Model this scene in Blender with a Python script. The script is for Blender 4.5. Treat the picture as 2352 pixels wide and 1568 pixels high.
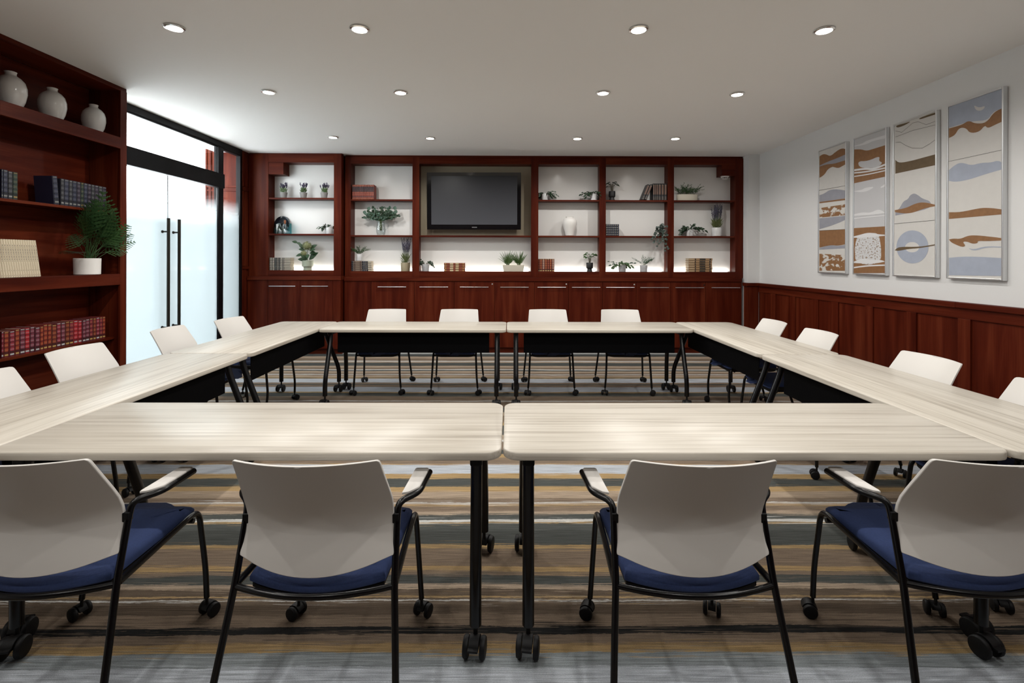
import bpy, bmesh, math, random
from mathutils import Vector, Matrix, Euler, Quaternion

for _o in list(bpy.data.objects):
    bpy.data.objects.remove(_o, do_unlink=True)
scene = bpy.context.scene
COL = scene.collection
PI = math.pi

# ------------------------------------------------------------------ camera
F_PX, PPX, PPY = 1139.0, 1176.0, 595.0      # focal length and principal point in the 2352x1568 frame
CAM_H, YAW, ROLL = 1.42, 0.0062, 0.0026
CEIL = 2.985
_f = Vector((math.sin(YAW), math.cos(YAW), 0)).normalized()
_r = Vector((math.cos(YAW), -math.sin(YAW), ROLL)).normalized()
_u = _r.cross(_f).normalized()
_r = _f.cross(_u).normalized()
cam_d = bpy.data.cameras.new('camera')
cam = bpy.data.objects.new('camera', cam_d)
COL.objects.link(cam)
cam_d.sensor_width = 36.0
cam_d.lens = F_PX / 2352 * 36.0
cam_d.shift_x = (1176.0 - PPX) / 2352
cam_d.shift_y = (PPY - 784.0) / 2352
cam_d.clip_start = 0.02
m = Matrix.Identity(4)
for i in range(3):
    m[i][0], m[i][1], m[i][2] = _r[i], _u[i], -_f[i]
m[2][3] = CAM_H
cam.matrix_world = m
scene.camera = cam
C0 = Vector((0, 0, CAM_H))

def ray(px, py):
    return _f + _r * ((px - PPX) / F_PX) - _u * ((py - PPY) / F_PX)
def onY(px, py, Y):
    d = ray(px, py); return C0 + d * (Y / d.y)
def onX(px, py, X):
    d = ray(px, py); return C0 + d * (X / d.x)
def onZ(px, py, Z):
    d = ray(px, py); return C0 + d * ((Z - CAM_H) / d.z)

# ------------------------------------------------------------------ world, light level
w = bpy.data.worlds.new('daylight')
scene.world = w
w.use_nodes = True
w.node_tree.nodes['Background'].inputs[0].default_value = (0.95, 0.98, 1.0, 1)
w.node_tree.nodes['Background'].inputs[1].default_value = 10.0
vs = scene.view_settings
vs.view_transform = 'Standard'
vs.look = 'None'
vs.gamma = 1.0
vs.use_curve_mapping = False
vs.exposure = 0.0
LAMP_W = 38.5            # each ceiling downlight
LED_W = 1.3              # shelf strips, per metre of strip

# ------------------------------------------------------------------ helpers
def setp(o, label=None, cat=None, group=None, kind=None):
    if label: o['label'] = label
    if cat: o['category'] = cat
    if group: o['group'] = group
    if kind: o['kind'] = kind
    return o
def empty(name, loc=(0, 0, 0), rz=0.0, label=None, cat=None, group=None, kind=None):
    o = bpy.data.objects.new(name, None)
    COL.objects.link(o)
    o.empty_display_size = 0.05
    o.location = loc
    o.rotation_euler = (0, 0, rz)
    return setp(o, label, cat, group, kind)
def link_mesh(name, me, mat=None, parent=None):
    o = bpy.data.objects.new(name, me)
    COL.objects.link(o)
    if mat is not None and not me.materials:
        me.materials.append(mat)
    if parent is not None:
        o.parent = parent
    return o

class MB:
    def __init__(self):
        self.v = []; self.f = []; self.mi = []; self.cur = 0
    def add(self, verts, faces):
        b = len(self.v)
        self.v += [tuple(p) for p in verts]
        for fc in faces:
            self.f.append(tuple(i + b for i in fc)); self.mi.append(self.cur)
        return self
    def box(self, x0, x1, y0, y1, z0, z1):
        if x0 > x1: x0, x1 = x1, x0
        if y0 > y1: y0, y1 = y1, y0
        if z0 > z1: z0, z1 = z1, z0
        return self.add([(x0, y0, z0), (x1, y0, z0), (x1, y1, z0), (x0, y1, z0),
                         (x0, y0, z1), (x1, y0, z1), (x1, y1, z1), (x0, y1, z1)],
                        [(0, 3, 2, 1), (4, 5, 6, 7), (0, 1, 5, 4), (1, 2, 6, 5), (2, 3, 7, 6), (3, 0, 4, 7)])
    def tube(self, pts, r, n=10, caps=True):
        pts = [Vector(p) for p in pts]
        rs = r if isinstance(r, (list, tuple)) else [r] * len(pts)
        k = len(pts); V = []; Fc = []
        t0 = (pts[1] - pts[0]).normalized()
        a = t0.orthogonal().normalized()
        prev = t0
        for i, p in enumerate(pts):
            if i == 0: t = t0
            elif i == k - 1: t = (pts[-1] - pts[-2]).normalized()
            else: t = ((pts[i + 1] - p).normalized() + (p - pts[i - 1]).normalized()).normalized()
            a = prev.rotation_difference(t) @ a
            a = (a - t * a.dot(t)).normalized()
            b = t.cross(a); prev = t
            for j in range(n):
                th = 2 * PI * j / n
                V.append(p + (a * math.cos(th) + b * math.sin(th)) * rs[i])
        for i in range(k - 1):
            for j in range(n):
                j2 = (j + 1) % n
                Fc.append((i * n + j, i * n + j2, (i + 1) * n + j2, (i + 1) * n + j))
        if caps:
            Fc.append(tuple(range(n - 1, -1, -1)))
            Fc.append(tuple((k - 1) * n + j for j in range(n)))
        return self.add(V, Fc)
    def lathe(self, prof, n=24, c=(0, 0, 0), sx=1.0, sy=1.0):
        V = []; Fc = []
        for (r, z) in prof:
            for j in range(n):
                th = 2 * PI * j / n
                V.append((c[0] + r * sx * math.cos(th), c[1] + r * sy * math.sin(th), c[2] + z))
        for i in range(len(prof) - 1):
            for j in range(n):
                j2 = (j + 1) % n
                Fc.append((i * n + j, i * n + j2, (i + 1) * n + j2, (i + 1) * n + j))
        Fc.append(tuple(range(n - 1, -1, -1)))
        Fc.append(tuple((len(prof) - 1) * n + j for j in range(n)))
        return self.add(V, Fc)
    def rings(self, rings):
        n = len(rings[0]); V = [p for r in rings for p in r]; Fc = []
        for i in range(len(rings) - 1):
            for j in range(n):
                j2 = (j + 1) % n
                Fc.append((i * n + j, i * n + j2, (i + 1) * n + j2, (i + 1) * n + j))
        Fc.append(tuple(range(n - 1, -1, -1)))
        Fc.append(tuple((len(rings) - 1) * n + j for j in range(n)))
        return self.add(V, Fc)
    def mesh(self, name, smooth=False):
        me = bpy.data.meshes.new(name)
        me.from_pydata(self.v, [], self.f)
        if any(self.mi): me.polygons.foreach_set('material_index', self.mi)
        if smooth:
            me.shade_smooth()
            try: me.set_sharp_from_angle(angle=math.radians(40))
            except Exception: pass
        me.update()
        return me
    def obj(self, name, mat, parent=None, smooth=False, bevel=0.0, seg=2):
        o = link_mesh(name, self.mesh(name, smooth), mat, parent)
        if bevel:
            md = o.modifiers.new('bevel', 'BEVEL')
            md.width = bevel; md.segments = seg; md.limit_method = 'ANGLE'
            md.angle_limit = math.radians(50)
        return o

def fillet(pts, rad=0.03, n=5):
    pts = [Vector(p) for p in pts]; out = [pts[0]]
    for i in range(1, len(pts) - 1):
        a, b, c = pts[i - 1], pts[i], pts[i + 1]
        r1 = min(rad, (a - b).length * 0.45); r2 = min(rad, (c - b).length * 0.45)
        p = b + (a - b).normalized() * r1; q = b + (c - b).normalized() * r2
        for k in range(n + 1):
            t = k / n
            out.append(p * (1 - t) ** 2 + b * 2 * t * (1 - t) + q * t ** 2)
    out.append(pts[-1])
    return out
def rrect(hx, hy, r, n=6):
    out = []
    for cx, cy, a0 in ((hx - r, hy - r, 0), (-hx + r, hy - r, 90), (-hx + r, -hy + r, 180), (hx - r, -hy + r, 270)):
        for k in range(n + 1):
            a = math.radians(a0 + 90 * k / n)
            out.append((cx + r * math.cos(a), cy + r * math.sin(a)))
    return out
def copy_tree(o, parent=None):
    c = o.copy()
    COL.objects.link(c)
    if parent is not None:
        c.parent = parent
        c.matrix_parent_inverse = o.matrix_parent_inverse.copy()
    for ch in KIDS.get(o.name, []):
        copy_tree(ch, c)
    return c
KIDS = {}
def index_kids():
    KIDS.clear()
    for o in bpy.data.objects:
        if o.parent: KIDS.setdefault(o.parent.name, []).append(o)

# ------------------------------------------------------------------ materials
MATS = {}
def mat(name, col=(0.5, 0.5, 0.5), rough=0.5, metal=0.0, spec=0.5, coat=0.0, noise=0.0, nscale=(8, 8, 8), bump=0.0, bscale=200.0,
        emit=None, estr=0.0):
    mt = bpy.data.materials.new(name)
    mt.use_nodes = True
    nt = mt.node_tree; b = nt.nodes['Principled BSDF']
    b.inputs['Base Color'].default_value = (*col, 1)
    b.inputs['Roughness'].default_value = rough
    b.inputs['Metallic'].default_value = metal
    b.inputs['Specular IOR Level'].default_value = spec
    b.inputs['Coat Weight'].default_value = coat
    b.inputs['Coat Roughness'].default_value = 0.12
    if emit:
        b.inputs['Emission Color'].default_value = (*emit, 1)
        b.inputs['Emission Strength'].default_value = estr
    tc = nt.nodes.new('ShaderNodeTexCoord')
    if noise:
        mp = nt.nodes.new('ShaderNodeMapping'); mp.inputs['Scale'].default_value = nscale
        nz = nt.nodes.new('ShaderNodeTexNoise'); nz.inputs['Scale'].default_value = 1.0
        nz.inputs['Detail'].default_value = 5.0
        mx = nt.nodes.new('ShaderNodeMix'); mx.data_type = 'RGBA'
        mx.inputs['A'].default_value = (*[c * (1 - noise) for c in col], 1)
        mx.inputs['B'].default_value = (*[min(1, c * (1 + noise)) for c in col], 1)
        nt.links.new(tc.outputs['Object'], mp.inputs['Vector'])
        nt.links.new(mp.outputs['Vector'], nz.inputs['Vector'])
        nt.links.new(nz.outputs['Fac'], mx.inputs['Factor'])
        nt.links.new(mx.outputs['Result'], b.inputs['Base Color'])
    if bump:
        n2 = nt.nodes.new('ShaderNodeTexNoise'); n2.inputs['Scale'].default_value = bscale
        bp = nt.nodes.new('ShaderNodeBump'); bp.inputs['Strength'].default_value = bump
        bp.inputs['Distance'].default_value = 0.002
        nt.links.new(tc.outputs['Object'], n2.inputs['Vector'])
        nt.links.new(n2.outputs['Fac'], bp.inputs['Height'])
        nt.links.new(bp.outputs['Normal'], b.inputs['Normal'])
    MATS[name] = mt
    return mt

def wood(name, dark, mid, light, axis='Z', rough=0.40, coat=0.02, fine=40.0):
    mt = bpy.data.materials.new(name); mt.use_nodes = True
    nt = mt.node_tree; b = nt.nodes['Principled BSDF']; L = nt.links.new
    tc = nt.nodes.new('ShaderNodeTexCoord')
    oi = nt.nodes.new('ShaderNodeObjectInfo')
    va = nt.nodes.new('ShaderNodeVectorMath'); va.operation = 'ADD'
    sc = nt.nodes.new('ShaderNodeVectorMath'); sc.operation = 'SCALE'; sc.inputs['Scale'].default_value = 13.0
    cb = nt.nodes.new('ShaderNodeCombineXYZ')
    L(oi.outputs['Random'], cb.inputs['X']); L(oi.outputs['Random'], cb.inputs['Y']); L(oi.outputs['Random'], cb.inputs['Z'])
    L(cb.outputs[0], sc.inputs[0]); L(tc.outputs['Object'], va.inputs[0]); L(sc.outputs[0], va.inputs[1])
    s = [9.0, 9.0, 9.0]; s['XYZ'.index(axis)] = 0.7
    mp = nt.nodes.new('ShaderNodeMapping'); mp.inputs['Scale'].default_value = s
    L(va.outputs[0], mp.inputs['Vector'])
    n1 = nt.nodes.new('ShaderNodeTexNoise'); n1.inputs['Scale'].default_value = 1.0; n1.inputs['Detail'].default_value = 6; n1.inputs['Distortion'].default_value = 0.8
    L(mp.outputs[0], n1.inputs['Vector'])
    s2 = [fine * 4, fine * 4, fine * 4]; s2['XYZ'.index(axis)] = 3.0
    mp2 = nt.nodes.new('ShaderNodeMapping'); mp2.inputs['Scale'].default_value = s2
    L(va.outputs[0], mp2.inputs['Vector'])
    n2 = nt.nodes.new('ShaderNodeTexNoise'); n2.inputs['Scale'].default_value = 1.0; n2.inputs['Detail'].default_value = 3
    L(mp2.outputs[0], n2.inputs['Vector'])
    ad = nt.nodes.new('ShaderNodeMath'); ad.operation = 'MULTIPLY_ADD'; ad.inputs[1].default_value = 0.3
    L(n2.outputs['Fac'], ad.inputs[0]); L(n1.outputs['Fac'], ad.inputs[2])
    cr = nt.nodes.new('ShaderNodeValToRGB')
    e = cr.color_ramp.elements
    e[0].position = 0.42; e[0].color = (*dark, 1); e[1].position = 0.9; e[1].color = (*light, 1)
    k = e.new(0.64); k.color = (*mid, 1)
    L(ad.outputs[0], cr.inputs['Fac']); L(cr.outputs['Color'], b.inputs['Base Color'])
    b.inputs['Roughness'].default_value = rough; b.inputs['Coat Weight'].default_value = coat; b.inputs['Specular IOR Level'].default_value = 0.09
    b.inputs['Coat Roughness'].default_value = 0.2
    MATS[name] = mt
    return mt

CH_D, CH_M, CH_L = (0.040, 0.0042, 0.0014), (0.072, 0.0096, 0.0034), (0.118, 0.0225, 0.0085)
WZ = wood('cherry_wood_vertical', CH_D, CH_M, CH_L, 'Z')
WX = wood('cherry_wood_across', CH_D, CH_M, CH_L, 'X')
WY = wood('cherry_wood_along', CH_D, CH_M, CH_L, 'Y')
def ash(name):
    mt = bpy.data.materials.new(name); mt.use_nodes = True
    nt = mt.node_tree; b = nt.nodes['Principled BSDF']; L = nt.links.new
    tc = nt.nodes.new('ShaderNodeTexCoord'); oi = nt.nodes.new('ShaderNodeObjectInfo')
    cb = nt.nodes.new('ShaderNodeCombineXYZ'); va = nt.nodes.new('ShaderNodeVectorMath'); va.operation = 'ADD'
    mr = nt.nodes.new('ShaderNodeMath'); mr.operation = 'MULTIPLY'; mr.inputs[1].default_value = 20.0
    L(oi.outputs['Random'], mr.inputs[0]); L(mr.outputs[0], cb.inputs['X']); L(mr.outputs[0], cb.inputs['Y'])
    L(tc.outputs['Object'], va.inputs[0]); L(cb.outputs[0], va.inputs[1])
    def nz(sc, det, dist):
        mp = nt.nodes.new('ShaderNodeMapping'); mp.inputs['Scale'].default_value = sc
        n = nt.nodes.new('ShaderNodeTexNoise'); n.inputs['Scale'].default_value = 1; n.inputs['Detail'].default_value = det; n.inputs['Distortion'].default_value = dist
        n.inputs['Roughness'].default_value = 0.62
        L(va.outputs[0], mp.inputs['Vector']); L(mp.outputs[0], n.inputs['Vector']); return n.outputs['Fac']
    a, c, e_ = nz((0.9, 42, 42), 4, 0.35), nz((2.2, 150, 150), 3, 0.0), nz((0.6, 9, 9), 2, 0.2)
    m1 = nt.nodes.new('ShaderNodeMath'); m1.operation = 'MULTIPLY_ADD'; m1.inputs[1].default_value = 0.45; L(c, m1.inputs[0]); L(a, m1.inputs[2])
    m2 = nt.nodes.new('ShaderNodeMath'); m2.operation = 'MULTIPLY_ADD'; m2.inputs[1].default_value = 0.35; L(e_, m2.inputs[0]); L(m1.outputs[0], m2.inputs[2])
    cr = nt.nodes.new('ShaderNodeValToRGB'); el = cr.color_ramp.elements
    el[0].position = 0.66; el[0].color = (0.36, 0.318, 0.262, 1); el[1].position = 1.06 if False else 1.0; el[1].color = (0.62, 0.575, 0.50, 1)
    q = el.new(0.80); q.color = (0.515, 0.468, 0.398, 1); q = el.new(0.90); q.color = (0.57, 0.525, 0.452, 1)
    L(m2.outputs[0], cr.inputs['Fac']); L(cr.outputs['Color'], b.inputs['Base Color'])
    b.inputs['Roughness'].default_value = 0.36
    MATS[name] = mt
    return mt
ASH = ash('pale_ash_laminate')
WHITE = mat('white_paint', (0.70, 0.698, 0.695), 0.6, bump=0.05, bscale=300)
CEILM = mat('ceiling_paint', (0.92, 0.915, 0.90), 0.8, bump=0.05, bscale=250)
BACKW = mat('white_back_panel', (0.80, 0.79, 0.77), 0.22, coat=0.3)
TAUPE = mat('taupe_back_panel', (0.34, 0.29, 0.205), 0.35)
BLACKM = mat('black_frame_metal', (0.003, 0.003, 0.004), 0.45, spec=0.15)
BLKTUBE = mat('black_lacquer_tube', (0.002, 0.002, 0.0025), 0.25, spec=0.4)
BLKPLAST = mat('black_plastic', (0.003, 0.003, 0.0035), 0.55, spec=0.25)
CASTER = mat('caster_rubber', (0.004, 0.004, 0.0045), 0.55, spec=0.3)
PANELBLK = mat('black_modesty_panel', (0.0015, 0.0015, 0.002), 0.8, spec=0.08)
SHELLM = mat('pale_grey_plastic_shell', (0.66, 0.635, 0.60), 0.42)
BLUE = mat('navy_upholstery', (0.030, 0.052, 0.150), 0.9, noise=0.25, nscale=(160, 160, 160), bump=0.3, bscale=700)
CHROME = mat('brushed_steel', (0.72, 0.72, 0.72), 0.28, metal=1.0)
ALU = mat('silver_aluminium', (0.70, 0.71, 0.72), 0.33, metal=1.0)
HANDLE = mat('dark_bronze_metal', (0.03, 0.026, 0.02), 0.35, metal=0.6)
CERAM = mat('white_glazed_ceramic', (0.68, 0.67, 0.65), 0.12, coat=0.5)
MATTEW = mat('matte_white_ceramic', (0.80, 0.78, 0.75), 0.45)
SOIL = mat('dark_soil', (0.02, 0.014, 0.009), 0.95)

def glassmat(name, tint=(1, 1, 1), frost=None, refl=1.0):
    mt = bpy.data.materials.new(name); mt.use_nodes = True
    nt = mt.node_tree; nt.nodes.clear(); L = nt.links.new
    out = nt.nodes.new('ShaderNodeOutputMaterial')
    tr = nt.nodes.new('ShaderNodeBsdfTransparent'); tr.inputs[0].default_value = (*tint, 1)
    gl = nt.nodes.new('ShaderNodeBsdfGlossy'); gl.inputs['Roughness'].default_value = 0.02
    fr = nt.nodes.new('ShaderNodeLayerWeight'); fr.inputs['Blend'].default_value = 0.5
    pw = nt.nodes.new('ShaderNodeMath'); pw.operation = 'POWER'; pw.inputs[1].default_value = 5.0
    L(fr.outputs['Facing'], pw.inputs[0])
    ml = nt.nodes.new('ShaderNodeMath'); ml.operation = 'MULTIPLY_ADD'; ml.inputs[1].default_value = 0.7; ml.inputs[2].default_value = 0.04 * refl
    ml.use_clamp = True
    L(pw.outputs[0], ml.inputs[0])
    mx = nt.nodes.new('ShaderNodeMixShader')
    L(ml.outputs[0], mx.inputs[0]); L(gl.outputs[0], mx.inputs[2])
    if frost:
        tl = nt.nodes.new('ShaderNodeBsdfTranslucent'); tl.inputs[0].default_value = (0.36, 0.395, 0.405, 1)
        df = nt.nodes.new('ShaderNodeBsdfDiffuse'); df.inputs[0].default_value = (0.70, 0.78, 0.80, 1)
        m1 = nt.nodes.new('ShaderNodeMixShader'); m1.inputs[0].default_value = 0.25
        L(tl.outputs[0], m1.inputs[1]); L(df.outputs[0], m1.inputs[2])
        ge = nt.nodes.new('ShaderNodeNewGeometry'); sp = nt.nodes.new('ShaderNodeSeparateXYZ')
        L(ge.outputs['Position'], sp.inputs[0])
        mr = nt.nodes.new('ShaderNodeMapRange')
        mr.inputs['From Min'].default_value = frost[0]; mr.inputs['From Max'].default_value = frost[1]
        mr.inputs['To Min'].default_value = 0.93; mr.inputs['To Max'].default_value = 0.0
        mr.interpolation_type = 'SMOOTHSTEP'
        L(sp.outputs['Z'], mr.inputs['Value'])
        m2 = nt.nodes.new('ShaderNodeMixShader')
        L(mr.outputs[0], m2.inputs[0]); L(tr.outputs[0], m2.inputs[1]); L(m1.outputs[0], m2.inputs[2])
        L(m2.outputs[0], mx.inputs[1])
    else:
        L(tr.outputs[0], mx.inputs[1])
    L(mx.outputs[0], out.inputs[0])
    MATS[name] = mt
    return mt
GLASS = glassmat('clear_glass', (0.97, 0.985, 0.98))
FROST = glassmat('gradient_frosted_glass', (0.98, 0.99, 0.99), frost=(1.80, 2.25))
VGLASS = glassmat('clear_vase_glass', (0.93, 0.95, 0.95), refl=2.0)
TEALG = glassmat('teal_glass', (0.28, 0.68, 0.72), refl=1.5)
SMOKEG = glassmat('smoky_glass', (0.62, 0.63, 0.58), refl=1.5)
# ------------------------------------------------------------------ room shell
XR, XL, YB, YF = 3.72, -3.87, -3.2, 7.90      # right wall, left wall, wall behind the camera, far wall
YMAIN, YLEFT = 7.49, 7.37                      # face of the main shelving, face of the left bay
def struct(name, mb, mt, **k):
    o = mb.obj(name, mt, None, **k); o['kind'] = 'structure'; return o

# carpet: bands of yarn colour across the room
LB, DG, TN, BR, OR, WH, BK, GY, DB = ((0.43, 0.46, 0.50), (0.075, 0.080, 0.075), (0.37, 0.29, 0.215), (0.21, 0.158, 0.115), (0.37, 0.255, 0.125),
    (0.55, 0.55, 0.53), (0.018, 0.018, 0.018), (0.24, 0.265, 0.275), (0.12, 0.09, 0.065))
near = [(60, BR), (104, OR), (110, LB), (170, OR), (203, DG), (255, OR), (285, TN), (330, BR), (357, WH), (366, TN), (374, OR), (384, BR), (418, TN), (440, DG),
        (474, WH), (490, OR), (500, DG), (646, OR), (668, BR), (790, OR), (822, BR), (850, DG), (905, TN), (940, DB), (985, OR), (996, DB), (1010, WH), (1020, DB), (1110, BR),
        (1190, BK), (1240, BR), (1305, BK)]
near = [(1617.4 / (1030 + v / 2.9125 - 595), c) for v, c in near]
last = [(1320, OR), (1368, GY), (1480, LB)]
near2 = [(1617.4 / (1030 + v / 2.9125 - 595), c) for v, c in last] + [(1.62, LB), (1.5, BR), (1.42, DG), (1.25, OR), (1.15, BR), (0.95, DG), (0.7, TN), (0.4, LB), (0.1, DG), (-0.4, BR), (-0.9, LB)]
far = [(50, WH), (62, GY), (70, DG), (96, TN), (120, BR), (148, WH), (157, TN), (170, DG), (206, TN), (225, BR), (246, WH), (255, DG), (268, TN), (285, BR), (304, WH), (311, BR),
       (320, TN), (338, OR), (344, DG), (351, OR), (356, LB), (402, BR), (420, DG), (430, BR), (456, LB), (512, OR), (524, DG), (562, BR), (615, WH), (624, BR)]
far = [(1617.4 / (800 + v / 5.113 - 595), c) for v, c in far]
far2 = [(4.75, DG), (4.6, TN), (4.5, BR), (4.3, OR), (4.22, DG), (4.0, TN), (3.9, WH), (3.86, BR), (3.7, DG), (3.62, OR)]
def to_ramps(nt, fac):
    allb = sorted([(y, c) for y, c in near + near2 + far + far2], key=lambda t: t[0])
    ramps = []
    N = 14
    for k in range(0, len(allb), N):
        ch = allb[k:k + N]
        lo = ch[0][0] - 0.01
        hi = (allb[k + N][0] if k + N < len(allb) else ch[-1][0] + 1.0)
        cr = nt.nodes.new('ShaderNodeValToRGB'); cr.color_ramp.interpolation = 'CONSTANT'
        mr = nt.nodes.new('ShaderNodeMapRange'); mr.inputs['From Min'].default_value = lo; mr.inputs['From Max'].default_value = hi
        nt.links.new(fac, mr.inputs['Value'])
        el = cr.color_ramp.elements
        # a band's colour runs from its far edge (listed) towards the camera
        while len(el) > 1: el.remove(el[-1])
        el[0].position = 0.0; el[0].color = (*ch[0][1], 1)
        for i, (y, c) in enumerate(ch):
            nxt = ch[i + 1][1] if i + 1 < len(ch) else (allb[k + N][1] if k + N < len(allb) else c)
            q = el.new((y - lo) / (hi - lo)); q.color = (*nxt, 1)
        nt.links.new(mr.outputs[0], cr.inputs['Fac'])
        ramps.append((cr, hi))
    return ramps
def carpet():
    mt = bpy.data.materials.new('striped_carpet'); mt.use_nodes = True
    nt = mt.node_tree; b = nt.nodes['Principled BSDF']; L = nt.links.new
    tc = nt.nodes.new('ShaderNodeTexCoord')
    def noise(scale, detail=3, dist=0.0):
        mp = nt.nodes.new('ShaderNodeMapping'); mp.inputs['Scale'].default_value = scale
        n = nt.nodes.new('ShaderNodeTexNoise'); n.inputs['Scale'].default_value = 1.0; n.inputs['Detail'].default_value = detail; n.inputs['Distortion'].default_value = dist
        L(tc.outputs['Object'], mp.inputs['Vector']); L(mp.outputs[0], n.inputs['Vector'])
        return n.outputs['Fac']
    sp = nt.nodes.new('ShaderNodeSeparateXYZ'); L(tc.outputs['Object'], sp.inputs[0])
    def madd(a, k, c):
        q = nt.nodes.new('ShaderNodeMath'); q.operation = 'MULTIPLY_ADD'; q.inputs[1].default_value = k
        L(a, q.inputs[0])
        if isinstance(c, float): q.inputs[2].default_value = c
        else: L(c, q.inputs[2])
        return q.outputs[0]
    y0 = madd(noise((0.7, 1.3, 1), 3), 0.06, sp.outputs['Y'])
    y0 = madd(noise((5.0, 9.0, 1), 3), 0.022, y0)
    y0 = madd(noise((45.0, 70.0, 1), 2), 0.010, y0)
    strk = noise((2.6, 85.0, 1), 4)
    def lookup(yy):
        ramps = to_ramps(nt, yy)
        col = ramps[0][0].outputs['Color']
        for i in range(1, len(ramps)):
            gt = nt.nodes.new('ShaderNodeMath'); gt.operation = 'GREATER_THAN'; gt.inputs[1].default_value = ramps[i - 1][1]
            L(yy, gt.inputs[0])
            mx = nt.nodes.new('ShaderNodeMix'); mx.data_type = 'RGBA'
            L(gt.outputs[0], mx.inputs['Factor']); L(col, mx.inputs['A']); L(ramps[i][0].outputs['Color'], mx.inputs['B'])
            col = mx.outputs['Result']
        return col
    off = madd(y0, 1.0, -0.046)
    ca = lookup(off)
    cb_ = lookup(madd(strk, 0.20, madd(off, 1.0, -0.10)))
    mk = nt.nodes.new('ShaderNodeMapRange'); mk.inputs['From Min'].default_value = 0.42; mk.inputs['From Max'].default_value = 0.62
    mk.inputs['To Min'].default_value = 0.05; mk.inputs['To Max'].default_value = 0.75
    L(noise((1.6, 55.0, 1), 4, 0.2), mk.inputs['Value'])
    mxx = nt.nodes.new('ShaderNodeMix'); mxx.data_type = 'RGBA'
    L(mk.outputs[0], mxx.inputs['Factor']); L(ca, mxx.inputs['A']); L(cb_, mxx.inputs['B'])
    st = noise((5.0, 170.0, 1), 4)
    f2 = noise((260.0, 420.0, 1), 2)
    k = madd(st, 1.7, 0.12); k2 = madd(f2, 0.9, 0.55)
    mu = nt.nodes.new('ShaderNodeMath'); mu.operation = 'MULTIPLY'; L(k, mu.inputs[0]); L(k2, mu.inputs[1])
    vm = nt.nodes.new('ShaderNodeVectorMath'); vm.operation = 'SCALE'
    L(mxx.outputs['Result'], vm.inputs[0]); L(mu.outputs[0], vm.inputs['Scale'])
    L(vm.outputs[0], b.inputs['Base Color'])
    b.inputs['Roughness'].default_value = 0.95; b.inputs['Specular IOR Level'].default_value = 0.1
    bp = nt.nodes.new('ShaderNodeBump'); bp.inputs['Strength'].default_value = 0.5; bp.inputs['Distance'].default_value = 0.003
    L(f2, bp.inputs['Height']); L(bp.outputs[0], b.inputs['Normal'])
    return mt
CARPET = carpet()
struct('floor', MB().box(XL - 0.06, XR + 0.15, YB - 0.1, YF + 0.1, -0.08, 0.0), CARPET)
struct('ceiling', MB().box(XL - 0.06, XR + 0.15, YB - 0.1, YF + 0.1, CEIL, CEIL + 0.12), CEILM)
struct('wall_right', MB().box(XR, XR + 0.12, YB - 0.1, YF + 0.1, 0, CEIL), WHITE)
struct('wall_back', MB().box(XL - 0.06, XR, YB - 0.1, YB, 0, CEIL), WZ)
struct('wall_far', MB().box(XL - 0.06, XR, YF, YF + 0.1, 0, CEIL), WHITE)
struct('wall_left', MB().box(XL - 0.06, XL, YB, 4.62, 0, CEIL), WHITE)
COLX = onY(1707, 500, YMAIN).x + 0.004
struct('wall_column', MB().box(COLX, XR, 7.335, YF, 0, CEIL), WHITE)

# wainscot on the right wall
wz = empty('trim_1', (0, 0, 0), kind='structure')
def wpart(name, x0, x1, y0, y1, z0, z1, mt=WZ, bev=0.003):
    return MB().box(x0, x1, y0, y1, z0, z1).obj(name, mt, wz, bevel=bev)
edges = [7.34, 6.98, 6.86, 6.49, 6.385, 6.02, 5.91, 5.66, 5.546, 5.125, 5.015, 4.59, 4.48, 4.06, 3.95, 3.53, 3.42, 3.0, 2.89, 2.47, 2.36, 1.94, 1.83, 1.41, 1.3, 0.88, 0.77, 0.35, 0.24, -0.2, -1.85]
wpart('backing_board', XR - 0.006, XR, YB + 0.05, 7.335, 0.0, 1.03)
wpart('top_rail', XR - 0.024, XR - 0.006, YB + 0.05, 7.335, 0.945, 1.03, WY)
wpart('bottom_rail', XR - 0.024, XR - 0.006, YB + 0.05, 7.335, 0.0, 0.16, WY)
for i in range(1, len(edges) - 1, 2):
    wpart('stile', XR - 0.024, XR - 0.006, edges[i + 1], edges[i], 0.16, 0.945)
for i in range(0, len(edges) - 2, 2):
    wpart('panel', XR - 0.010, XR - 0.006, edges[i + 1] + 0.002, edges[i] - 0.002, 0.162, 0.943, WZ, 0)
wpart('column_panel', COLX - 0.022, COLX, 7.313, 7.43, 0.0, 1.03)
wpart('column_panel', COLX, XR - 0.024, 7.313, 7.335, 0.0, 1.03)
capz = (1.03, 1.078)
for a, b_ in ((7.29, 4.06), (4.06, -1.85)):
    MB().box(XR - 0.048, XR, b_ + 0.001, a, *capz).obj('cap_rail', WY, wz, bevel=0.006)
MB().box(COLX - 0.046, XR, 7.29, 7.43, *capz).obj('cap_rail', WY, wz, bevel=0.006)

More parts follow.
